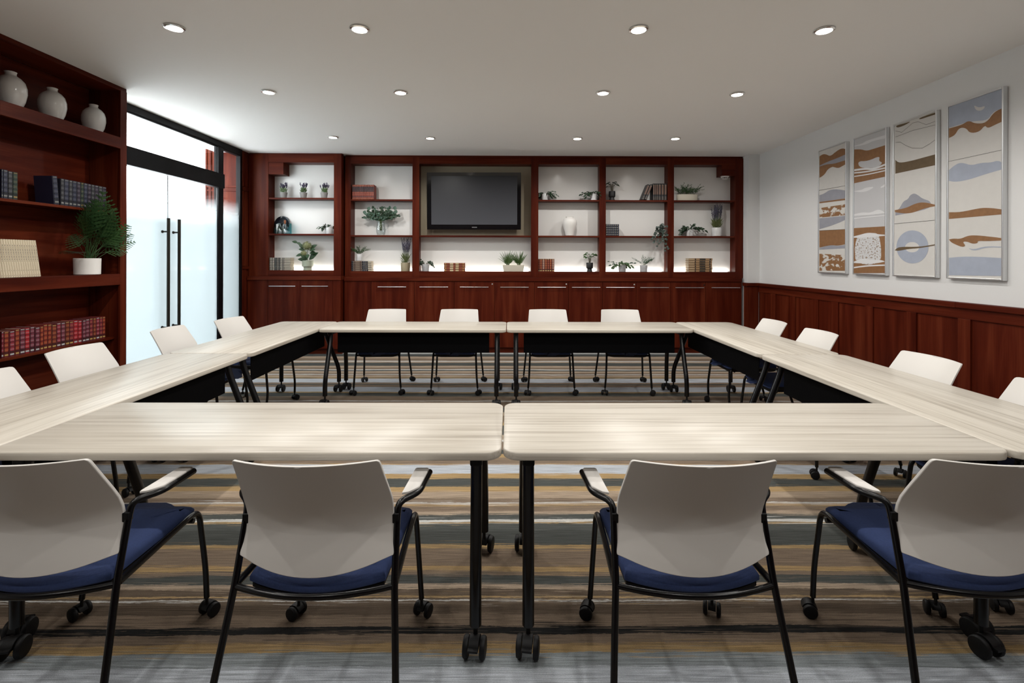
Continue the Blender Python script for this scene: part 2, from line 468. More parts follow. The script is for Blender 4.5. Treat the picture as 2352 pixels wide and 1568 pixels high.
# ------------------------------------------------------------------ outside the glass front
struct('floor_outside', MB().box(-14.0, XL - 0.06, -6, 14, -0.08, 0.0), mat('pale_paving', (0.75, 0.76, 0.76), 0.7))
struct('trim_2', MB().box(-4.22, XL - 0.03, 3.5, 7.2, 2.945, 3.1), mat('soffit_paint', (0.7, 0.74, 0.78), 0.6))
ow = empty('wall_outside', (0, 0, 0), kind='structure')
MB().box(-4.36, XL - 0.045, 7.16, 7.5, 0, 3.0).obj('panel_board', WZ, ow)
for z0, z1 in ((0.0, 0.14), (1.28, 1.33), (2.385, 2.41), (2.44, 2.465)):
    MB().box(-4.36, XL - 0.045, 7.145, 7.16, z0, z1).obj('rail', WX, ow, bevel=0.003)
for x in (-4.36, -4.30, -4.24):
    MB().box(x, x + 0.022, 7.14, 7.16, 0, 3.0).obj('batten', WZ, ow, bevel=0.003)

# ------------------------------------------------------------------ glass front and doors
gw = empty('window_1', (0, 0, 0), kind='structure')
GX0, GX1 = XL - 0.045, XL + 0.02
Y0, YS, YM0, YM1, YE = 4.62, 5.65, 6.60, 6.71, 7.15
ZT, ZH0, ZH1 = 2.915, 2.36, 2.55
def gp(name, y0, y1, z0, z1, x0=GX0, x1=GX1, mt=BLACKM, bev=0.004):
    return MB().box(x0, x1, y0, y1, z0, z1).obj(name, mt, gw, bevel=bev)
gp('head_frame', Y0, YE, ZT, CEIL)
gp('head_bead', Y0, YM0, ZT - 0.02, ZT, XL - 0.02, XL + 0.005)
gp('transom_bar', Y0, YM1 - 0.004, ZH0, ZH1, GX0, GX1 + 0.02)
gp('mullion', YM0, YM1, 0.0, ZT)
gp('jamb', Y0 - 0.0, Y0 + 0.07, 0.0, ZT)
gp('jamb', YE - 0.02, YE + 0.03, 0.0, CEIL)
gp('side_head', YM1, YE - 0.02, ZT - 0.03, ZT)
gp('pane', Y0 + 0.07, YM0, ZH1, ZT, XL - 0.012, XL, GLASS, 0)
gp('side_pane', YM1, YE - 0.02, 0.02, ZT - 0.03, XL - 0.012, XL, FROST, 0)
def door(name, y0, y1, hy):
    d = empty(name, (XL, (y0 + y1) / 2, 0), kind='structure')
    MB().box(-0.012, 0, y0 - (y0 + y1) / 2, y1 - (y0 + y1) / 2, 0.012, ZH0 - 0.006).obj('glass_leaf', FROST, d)
    hm = MB()
    yy = hy - (y0 + y1) / 2
    hm.tube([(0.072, yy, 0.50), (0.072, yy, 1.867)], 0.0165, 14)
    h = hm.obj('pull_handle', HANDLE, d, smooth=True)
    for z in (1.717, 0.65):
        MB().tube([(0.0, yy, z), (0.06, yy, z)], 0.009, 10).obj('standoff', HANDLE, h, smooth=True)
        MB().tube([(0.0, yy, z), (0.010, yy, z)], 0.016, 12).obj('standoff_collar', HANDLE, h, smooth=True)
    if y1 > YS: MB().box(-0.012, 0.0005, y0 - (y0 + y1) / 2 - 0.003, y0 - (y0 + y1) / 2, 0.012, ZH0 - 0.006).obj('edge_seal', BLKPLAST, d)
    hm2 = MB().tube([(-0.072, yy, 0.50), (-0.072, yy, 1.867)], 0.0165, 14).obj('pull_handle', HANDLE, d, smooth=True)
    return d
door('door_1', Y0 + 0.075, YS - 0.003, 5.555)
door('door_2', YS + 0.003, YM0 - 0.004, 5.735)

# panelled pilaster between the glass front and the far shelving
pl = empty('trim_3', (0, 0, 0), kind='structure')
MB().box(XL - 0.045, XL, YE + 0.03, YF, 0, CEIL).obj('backing_board', WZ, pl)
for y0, y1 in ((YE + 0.035, YE + 0.075), (YE + 0.095, YE + 0.135)):
    for z0, z1 in ((0.0, 1.255), (1.31, 2.40), (2.465, CEIL - 0.02)):
        MB().box(XL, XL + 0.022, y0, y1, z0, z1).obj('raised_panel', WZ, pl, bevel=0.004)
for z0, z1 in ((1.262, 1.302), (2.408, 2.455)):
    MB().box(XL, XL + 0.03, YE + 0.035, YLEFT - 0.01, z0, z1).obj('band', WY, pl, bevel=0.003)

# ------------------------------------------------------------------ ceiling downlights
LENS = mat('glowing_lamp_lens', (1, 1, 1), 0.4, emit=(1.0, 0.95, 0.86), estr=9.0)
TRIM = mat('satin_white_trim', (0.62, 0.62, 0.61), 0.35)
REFL = mat('bright_reflector', (0.9, 0.88, 0.84), 0.15, metal=0.9)
rowY = [3.362, 4.645, 6.36, 1.65, 0.36]
colX = [-2.265, -1.018, 0.868, 2.118]
seen_px = {(0, 0): (401, 62), (0, 1): (826, 65), (0, 2): (1467, 66), (0, 3): (1893, 68), (1, 0): (617, 210), (1, 1): (920, 211), (1, 2): (1385, 212), (1, 3): (1693, 215),
           (2, 0): (765, 314), (2, 1): (988, 316), (2, 2): (1326, 317), (2, 3): (1551, 317)}
rn = ['row of downlights nearest the camera', 'middle row of downlights', 'row of downlights nearest the far shelving']
cn = ['leftmost', 'second from left', 'third from left', 'rightmost']
for r in range(5):
    for c in range(4):
        if r < 3:
            p = onZ(*seen_px[(r, c)], CEIL); x, y = p.x, p.y
            lab = 'round recessed ceiling downlight, %s in the %s' % (cn[c], rn[r])
        else:
            x, y = colX[c], rowY[r]
            lab = 'round recessed ceiling downlight %s, %s of its row' % (['above the near chairs', 'above the camera'][r - 3], cn[c])
        d = empty('downlight', (x, y, CEIL), 0, lab, 'ceiling light', 'recessed ceiling downlights')
        MB().rings([[(0.066 * math.cos(a), 0.066 * math.sin(a), -0.0005) for a in [2 * PI * j / 28 for j in range(28)]],
                    [(0.068 * math.cos(a), 0.068 * math.sin(a), -0.006) for a in [2 * PI * j / 28 for j in range(28)]]]).obj('trim_ring', TRIM, d, smooth=True)
        MB().lathe([(0.050, -0.012), (0.050, -0.0062)], 24).obj('lens', LENS, d)
        MB().rings([[(rr * math.cos(a), rr * math.sin(a), zz) for a in [2 * PI * j / 24 for j in range(24)]] for rr, zz in ((0.064, -0.0062), (0.064, -0.009), (0.0505, -0.0125), (0.0505, -0.0063))]).obj('reflector', REFL, d, smooth=True)
        ld = bpy.data.lights.new('downlight_lamp', 'SPOT')
        ld.energy = LAMP_W * (0.75 if r == 4 else 1.0);     # the row over the camera is dimmed
        ld.color = (1.0, 0.97, 0.925); ld.spot_size = math.radians(164); ld.spot_blend = 0.5
        ld.shadow_soft_size = 0.035
        lo = bpy.data.objects.new('lamp', ld); COL.objects.link(lo)
        lo.parent = d; lo.location = (0, 0, -0.055)
# ------------------------------------------------------------------ far wall shelving
DEP = 0.205
def X_at(px, Y, py=500): return onY(px, py, Y).x
def Z_at(py, Y, px): return onY(px, py, Y).z
SH = {}      # (bay, level) -> top of shelf
BAYX = {}
def led(parent, x0, x1, y, z):
    ld = bpy.data.lights.new('shelf_led', 'AREA'); ld.shape = 'RECTANGLE'
    ld.size = x1 - x0; ld.size_y = 0.012; ld.energy = LED_W * (x1 - x0); ld.color = (1.0, 0.955, 0.88)
    o = bpy.data.objects.new('led_light', ld); COL.objects.link(o)
    o.location = (0.5 * (x0 + x1), y, z); o.rotation_euler = (math.radians(180 - 20), 0, 0)
    o.parent = parent
def shelving(name, Y, stiles, ztop, zbot_rail, zopen_top, zopen_bot, shelves, label, bays, taupe=None, xl_extra=None, xr_extra=None):
    root = empty(name, (0, 0, 0), 0, label, 'shelving')
    x0, x1 = stiles[0][0], stiles[-1][1]
    for i, (a, b) in enumerate(stiles):
        MB().box(a, b, Y, Y + 0.022, zbot_rail, ztop).obj('stile', WZ, root, bevel=0.002)
        xm0, xm1 = a + 0.012, b - 0.012
        if i == 0: xm0 = a
        MB().box(xm0, xm1 if i else b - 0.001, Y + 0.022, Y + DEP, zbot_rail, ztop).obj('divider', WZ, root)
    for i in range(len(stiles) - 1):
        a, b = stiles[i][1], stiles[i + 1][0]
        BAYX[bays[i]] = (a, b)
        ia = stiles[i][1] - (0.012 if i else 0.001); ib = stiles[i + 1][0] + 0.012
        MB().box(a, b, Y, Y + 0.022, zopen_top, ztop).obj('top_rail', WX, root, bevel=0.002)
        MB().box(a, b, Y, Y + 0.022, zbot_rail, zopen_bot).obj('bottom_rail', WX, root, bevel=0.002)
        MB().box(ia, ib, Y + 0.022, Y + DEP, zopen_top, ztop).obj('soffit', WX, root)
        MB().box(ia, ib, Y + 0.022, Y + DEP, zopen_bot - 0.03, zopen_bot - 0.004).obj('bottom_shelf', WX, root)
        SH[(bays[i], 3)] = zopen_bot - 0.004
        zz = zopen_bot - 0.004
        if taupe == bays[i]:
            MB().box(ia, ib, Y + DEP, Y + DEP + 0.012, shelves[bays[i]][-1] - 0.012, ztop).obj('upper_back_panel', TAUPE, root)
            MB().box(ia, ib, Y + DEP, Y + DEP + 0.012, zbot_rail, shelves[bays[i]][-1] - 0.012).obj('back_panel', BACKW, root)
        else:
            MB().box(ia, ib, Y + DEP, Y + DEP + 0.012, zbot_rail, ztop).obj('back_panel', BACKW, root)
        lv = 2 if len(shelves[bays[i]]) == 1 else 1
        for z in shelves[bays[i]]:
            MB().box(ia + 0.001, ib - 0.001, Y + 0.012, Y + DEP, z - 0.024, z).obj('shelf', WX, root, bevel=0.002)
            SH[(bays[i], lv)] = z; lv += 1
        MB().box(a + 0.03, b - 0.03, Y + DEP - 0.012, Y + DEP - 0.002, zz, zz + 0.005).obj('light_strip', mat('led_strip_%d' % bays[i], (1, 1, 1), 0.5, emit=(1, 0.95, 0.88), estr=2.0) if i == 0 and bays[i] == 1 else MATS['led_strip_1'], root)
        led(root, ia + 0.03, ib - 0.03, Y + DEP - 0.022, zz + 0.012)
    return root
def stile_px(pairs, Y): return [(X_at(a, Y), X_at(b, Y)) for a, b in pairs]

# left bay stands a little forward of the rest
st1 = stile_px([(597, 616), (766.5, 784)], YLEFT)
st1[0] = (XL + 0.012, st1[0][1])
zO = Z_at(620.6, YLEFT, 690)
left_unit = shelving('bookcase', YLEFT, st1, CEIL - 0.012, Z_at(634, YLEFT, 690), Z_at(372.8, YLEFT, 690), zO, {1: [Z_at(453.6, YLEFT, 690), Z_at(536.5, YLEFT, 690)]},
         'cherry wood shelving bay at the left, with three small lavender pots on its top shelf', [1])
stm = stile_px([(787, 805.5), (947, 963), (1219.7, 1236.6), (1376.5, 1391.5), (1533.5, 1548), (1689, 1707)], YMAIN)
stm[0] = (st1[1][1] + 0.016, stm[0][1])
zs1, zs2 = Z_at(456.6, YMAIN, 1240), Z_at(540.2, YMAIN, 1240)
zs = [Z_at(458.6, YMAIN, 1300), Z_at(541.0, YMAIN, 1300)]
main_unit = shelving('shelving_unit', YMAIN, stm, CEIL - 0.03, Z_at(637, YMAIN, 1240), Z_at(377, YMAIN, 1240), Z_at(623.6, YMAIN, 1240),
         {2: zs, 3: [zs[1]], 4: zs, 5: zs, 6: zs}, 'long cherry wood wall shelving with five open bays around the television', [2, 3, 4, 5, 6], taupe=3)
ZRAIL_M, ZRAIL_L = Z_at(637, YMAIN, 1240), Z_at(634, YLEFT, 690)
MB().box(stm[0][0], stm[-1][1], YMAIN + 0.02, YMAIN + 0.1, CEIL - 0.03, CEIL).obj('scribe_strip', WX, main_unit)
MB().box(st1[0][0], st1[1][1], YLEFT + 0.02, YLEFT + 0.1, CEIL - 0.012, CEIL).obj('scribe_strip', WX, left_unit)
# the two little boxed-in corners
a = onY(619.5, 400, YLEFT + 0.006); b = onY(651, 372, YLEFT + 0.006)
MB().box(BAYX[1][0] - 0.0005, b.x, YLEFT + 0.006, YLEFT + DEP - 0.001, a.z, Z_at(372.8, YLEFT, 690)).obj('corner_box', WX, left_unit, bevel=0.002)
a = onY(1658, 403, YMAIN + 0.004)
MB().box(a.x, BAYX[6][1] + 0.0005, YMAIN + 0.004, YMAIN + DEP - 0.001, a.z, Z_at(377, YMAIN, 1240)).obj('corner_box', WX, main_unit, bevel=0.002)
ZBOX6 = a.z
sd = onY(1665, 405, YMAIN + 0.08)
smoke = empty('smoke_detector', (sd.x, YMAIN + 0.08, ZBOX6), 0, 'white round smoke detector under the corner box of the right end bay', 'smoke detector')
MB().lathe([(0.030, -0.046), (0.034, -0.042), (0.036, -0.036)], 24).obj('cap', MATTEW, smoke, smooth=True)
MB().lathe([(0.030, -0.036), (0.036, -0.016)], 24).obj('vent_core', BLKPLAST, smoke)
for k in range(10):
    a_ = 2 * PI * k / 10
    MB().tube([(0.034 * math.cos(a_), 0.034 * math.sin(a_), -0.038), (0.043 * math.cos(a_), 0.043 * math.sin(a_), -0.015)], 0.0045, 6).obj('rib', MATTEW, smoke)
MB().lathe([(0.044, -0.016), (0.058, -0.013), (0.062, -0.006), (0.062, -0.0005)], 28).obj('base', MATTEW, smoke, smooth=True)

# ------------------------------------------------------------------ base cabinets
YD, YDL = YMAIN - 0.028, YLEFT - 0.028
DOORB, KICK = 0.092, 0.085
BARM = CHROME
def cabinet(label, xs, Y, ztop, handles, locks=(), body_x=None, stiles=()):
    x0, x1 = body_x or (xs[0], xs[-1])
    root = empty('base_cabinet', ((x0 + x1) / 2, Y + 0.2, 0), 0, label, 'cabinet', 'base cabinets along the far wall')
    ox, oy = (x0 + x1) / 2, Y + 0.2
    MB().box(x0 - ox + 0.0005, x1 - ox - 0.0005, 0.022 - 0.2, 0.2, KICK, ztop).obj('body', WZ, root)
    MB().box(x0 - ox, x1 - ox, 0.07 - 0.2, 0.1, 0.0, KICK).obj('kick_board', WX, root)
    for a, b in stiles:
        MB().box(a - ox, b - ox, -0.2, 0.022 - 0.2, DOORB - 0.005, ztop).obj('stile', WZ, root, bevel=0.0015)
    for i in range(len(xs) - 1):
        a, b = xs[i] + 0.0018, xs[i + 1] - 0.0018
        d = MB().box(a - ox, b - ox, -0.2, 0.0205 - 0.2, DOORB, ztop - 0.006).obj('door', WZ, root, bevel=0.0015)
        hx0, hx1, hz = handles[i]
        hb = MB().tube([(hx0 - ox, -0.228, hz), (hx1 - ox, -0.228, hz)], 0.0062, 10)
        for hx in (hx0 + 0.04, hx1 - 0.04):
            hb.tube([(hx - ox, -0.228, hz), (hx - ox, -0.2, hz)], 0.004, 8)
        hb.obj('bar_handle', BARM, d, smooth=True)
        for (lx, lz, dark) in locks:
            if xs[i] < lx < xs[i + 1]:
                lk = MB(); lk.lathe([(0.011, 0.0), (0.011, 0.005), (0.008, 0.006)], 16)
                lo = lk.obj('lock', BLKPLAST if dark else CHROME, d, smooth=True)
                lo.location = (lx - ox, -0.2, lz); lo.rotation_euler = (PI / 2, 0, 0)
    return root
def dx(px, Y): return X_at(px, Y, 720)
ztopL = Z_at(643.2, YDL, 690); ztopM = Z_at(646, YD, 1280)
hzL = Z_at(656.8, YDL, 690); hzM = Z_at(659.4, YD, 1280)
xsL = [dx(p, YDL) for p in (613.8, 689.3, 764.5)]
cabinet('cherry wood base cabinet with two doors below the left end shelving bay', xsL, YDL, ztopL, [(dx(619.3, YDL), dx(679.6, YDL), hzL), (dx(694.6, YDL), dx(754.6, YDL), hzL)],
        body_x=(XL + 0.012, st1[1][1]), stiles=[(XL + 0.012, xsL[0] - 0.0015), (xsL[2] + 0.0015, st1[1][1])])
px = [852.5, 951.5, 1043.2, 1135.6, 1227.2, 1305.5, 1383.6, 1461.5, 1539.2, 1620.5, 1703.5]
hp = [(868, 933.3), (964.3, 1029.3), (1057, 1122), (1149, 1214), (1234.3, 1299.3), (1313, 1378), (1391.2, 1456.2), (1469.4, 1534.7), (1550, 1615.2), (1632.4, 1697.7)]
X = [dx(p, YD) for p in px]
H = [(dx(a, YD), dx(b, YD), hzM) for a, b in hp]
locks = [(dx(1130.5, YD), Z_at(652.3, YD, 1130), 0), (dx(1300.5, YD), Z_at(652.5, YD, 1300), 0), (dx(1456.5, YD), Z_at(653.5, YD, 1456), 0), (dx(1617, YD), Z_at(654.3, YD, 1617), 1)]
xp0 = stm[0][0]
fp = empty('filler_panel', ((xp0 + X[0]) / 2, YD + 0.2, 0), 0, 'plain cherry wood filler panel between the left cabinet and the row of doors', 'panel')
hw = (X[0] - xp0) / 2
MB().box(-hw, hw - 0.001, -0.2, 0.2, DOORB - 0.005, ztopM).obj('face_board', WZ, fp, bevel=0.0015)
MB().box(-hw, hw, -0.13, 0.1, 0, DOORB - 0.006).obj('kick_board', WX, fp)
labs = ['cherry wood base cabinet behind the two leftmost far chairs, beside the plain filler panel', 'cherry wood base cabinet under the television, one door with a chrome lock',
        'cherry wood base cabinet below the white vase, left door with a chrome lock', 'cherry wood base cabinet below the fifth bay, with chrome lock at its left door', 'cherry wood base cabinet at the right end beside the wainscot']
for k in range(5):
    ex = X[2 * k:2 * k + 3]
    cabinet(labs[k], ex, YD, ztopM, H[2 * k:2 * k + 2], locks)
# right-hand closing strip is part of the last body; ledge over the cabinets
lg = empty('ledge', (0, YMAIN, ztopM), 0, 'narrow cherry wood ledge over the long row of base cabinets', 'ledge')
MB().box(stm[0][0], X[-1], YD - 0.016 - YMAIN, 0.19, 0.0005, ZRAIL_M - ztopM - 0.0005).obj('ledge_board', WX, lg, bevel=0.004)
lg2 = empty('ledge', (0, YLEFT, ztopL), 0, 'short cherry wood ledge over the left end cabinet', 'ledge')
MB().box(XL + 0.012, st1[1][1] + 0.01, YDL - 0.016 - YLEFT, 0.19, 0.0005, ZRAIL_L - ztopL - 0.0005).obj('ledge_board', WX, lg2, bevel=0.004)

# ------------------------------------------------------------------ left bookcase along the near left wall
BX, BXB = -3.545, -3.845
BK0, BKE = 3.475, 4.545
lb = empty('bookcase', (BX, 0, 0), 0, 'dark cherry wood bookcase by the glass doors, holding white vases and red books', 'bookcase')
def bp(name, x0, x1, y0, y1, z0, z1, mt=WZ, bev=0.002):
    return MB().box(x0 - BX, x1 - BX, y0, y1, z0, z1).obj(name, mt, lb, bevel=bev)
YN = 2.33
bp('stile', BX - 0.02, BX, BKE, 4.62, 0, CEIL - 0.03)
bp('stile', BX - 0.02, BX, BK0 - 0.09, BK0, 0, CEIL - 0.03)
bp('stile', BX - 0.02, BX, YN - 0.09, YN, 0, CEIL - 0.03)
bp('end_panel', BXB, BX - 0.02, BKE + 0.015, 4.62, 0, CEIL - 0.03)
bp('divider', BXB, BX - 0.02, BK0 - 0.08, BK0 - 0.012, 0, CEIL - 0.03)
bp('end_panel', BXB, BX - 0.02, YN - 0.09, YN - 0.012, 0, CEIL - 0.03)
bp('back_panel', BXB - 0.012, BXB, YN - 0.09, 4.62, 0, CEIL - 0.03, WY)
bp('crown', BXB, BX - 0.004, YN - 0.09, 4.62, CEIL - 0.03, CEIL - 0.0005, WY)
for y0, y1 in ((YN, BK0 - 0.09), (BK0, BKE)):
    bp('top_rail', BX - 0.02, BX, y0, y1, 2.945, CEIL - 0.03, WY)
    for z0, z1 in ((2.418, 2.521), (1.178, 1.277), (0.0, 0.12)):
        bp('rail', BX - 0.02, BX, y0, y1, z0, z1, WY)
        bp('shelf', BXB, BX - 0.02, y0 - 0.012, y1 + 0.015, z1 - 0.03, z1 - 0.001, WY)
    for z in (1.846, 0.702):
        bp('shelf', BXB, BX - 0.062, y0 - 0.011, y1 + 0.014, z - 0.022, z, WY)
ZV, ZB1, ZB2, ZB3 = 2.5208, 1.8468, 1.2768, 0.7028
for k_ in SH: SH[k_] += 0.0008
# ------------------------------------------------------------------ casters
def caster_parts(parent, loc, rz, wr, wt, stem, brake=False):
    c = MB()
    c.tube([(0, 0, wr * 1.3), (0, 0, stem)], wr * 0.22, 8)
    # hood over the twin wheels
    n = 10; prof = []
    for k in range(n + 1):
        a = math.radians(15 + 150 * k / n)
        prof.append((math.cos(a) * wr * 1.06 + wr * 0.45, math.sin(a) * wr * 1.06 + wr))
    hw = wt * 0.42
    ringL = [(-hw, y, z) for y, z in prof] ; ringR = [(hw, y, z) for y, z in prof]
    c.rings([ringL, ringR])
    if brake:
        c.box(-hw, hw, wr * 1.35, wr * 1.75, wr * 1.35, wr * 1.55)
    o = c.obj('caster', CASTER, parent, smooth=True)
    o.location = loc; o.rotation_euler = (0, 0, rz)
    key = 'wheel_%.3f' % wr
    for s in (-1, 1):
        if key not in MATS:
            wmb = MB()
            prof2 = [(wr * 0.55, 0.0), (wr * 0.93, 0.0), (wr, wt * 0.12), (wr, wt * 0.32), (wr * 0.9, wt * 0.44), (wr * 0.5, wt * 0.5)]
            wmb.lathe(prof2, 18)
            MATS[key] = wmb.mesh('wheel', True); MATS[key].materials.append(CASTER)
        w_ = link_mesh('wheel', MATS[key], None, o)
        w_.location = (s * wt * 0.5, wr * 0.45, wr); w_.rotation_euler = (0, s * PI / 2, 0)
    return o

# ------------------------------------------------------------------ tables
TL, TD, TZ, TT = 1.826, 0.61, 0.737, 0.031
def make_table(panel, label, rngseed, side=False):
    rg = random.Random(rngseed)
    t = empty('folding_table', (0, 0, 0), 0, label, 'table', 'training tables in a hollow square')
    rings = []
    for ins, z in ((0.006, TZ - TT), (0.001, TZ - TT + 0.003), (0.0, TZ - TT + 0.007), (0.0, TZ - 0.006), (0.0012, TZ - 0.0022), (0.0045, TZ)):
        rings.append([(x, y, z) for x, y in rrect(TL / 2 - ins, TD / 2 - ins, 0.058 - ins, 8)])
    MB().rings(rings).obj('tabletop', ASH, t, smooth=True)
    lx = TL / 2 - 0.092
    for s in (-1, 1):
        A = fillet([(s * lx, 0.185, TZ - TT), (s * lx, 0.20, 0.62), (s * lx, 0.345, 0.245), (s * lx, 0.345, 0.105)], 0.07)
        MB().tube(A, 0.0215, 14).obj('leg', BLKTUBE, t, smooth=True)
        B = fillet([(s * lx, -0.235, TZ - TT), (s * lx, -0.245, 0.5), (s * lx, -0.27, 0.3), (s * lx, -0.27, 0.105)], 0.06)
        MB().tube(B, 0.0215, 14).obj('leg', BLKTUBE, t, smooth=True)
        MB().box(s * lx - 0.022, s * lx + 0.022, -0.27, 0.22, TZ - TT - 0.034, TZ - TT - 0.0005).obj('top_bracket', BLKPLAST, t, bevel=0.006)
        caster_parts(t, (s * lx, 0.345, 0), (s * PI / 2 if side else 0.0) + rg.uniform(-.25, .25), 0.037, 0.042, 0.11, True)
        caster_parts(t, (s * lx, -0.27, 0), (s * PI / 2 if side else PI) + rg.uniform(-.25, .25), 0.037, 0.042, 0.11, True)
    MB().box(-lx + 0.02, lx - 0.02, -0.04, 0.0, TZ - TT - 0.045, TZ - TT - 0.006).obj('stretcher', BLKPLAST, t, bevel=0.004)
    if panel:
        MB().box(-lx + 0.075, lx - 0.075, 0.212, 0.218, 0.497, TZ - TT - 0.003).obj('modesty_panel', PANELBLK, t, bevel=0.002)
    return t
XS = -0.022                       # centre seam
YN0, YF1 = 1.752, 5.412
G = 0.003
yc_n, yc_f = YN0 + TD / 2, YF1 - TD / 2
tb = [
    ((XS - TL / 2 - G, yc_n), 0, False, 'pale ash table in the near row, left of the centre seam'),
    ((XS + TL / 2 + G, yc_n), 0, False, 'pale ash table in the near row, right of the centre seam'),
    ((XS - TL / 2 - G, yc_f), PI, True, 'pale ash table in the far row below the left part of the shelving'),
    ((XS + TL / 2 + G, yc_f), PI, True, 'pale ash table in the far row, right of its centre seam'),
    ((XS - TL - 2 * G - TD / 2 - 0.002, YN0 + TL / 2), -PI / 2, True, 'pale ash table on the left side, the nearer one to the camera'),
    ((XS - TL - 2 * G - TD / 2 - 0.002, YF1 - TL / 2), -PI / 2, True, 'pale ash table on the left side by the glass doors'),
    ((XS + TL + 2 * G + TD / 2 + 0.002, YN0 + TL / 2), PI / 2, True, 'pale ash table on the right side, nearer the camera'),
    ((XS + TL + 2 * G + TD / 2 + 0.002, YF1 - TL / 2), PI / 2, True, 'pale ash table on the right side, nearer the far shelving'),
]
for i, ((x, y), rz, pn, lab) in enumerate(tb):
    t = make_table(pn, lab, 40 + i, i > 3)
    t.location = (x, y, 0); t.rotation_euler = (0, 0, rz)

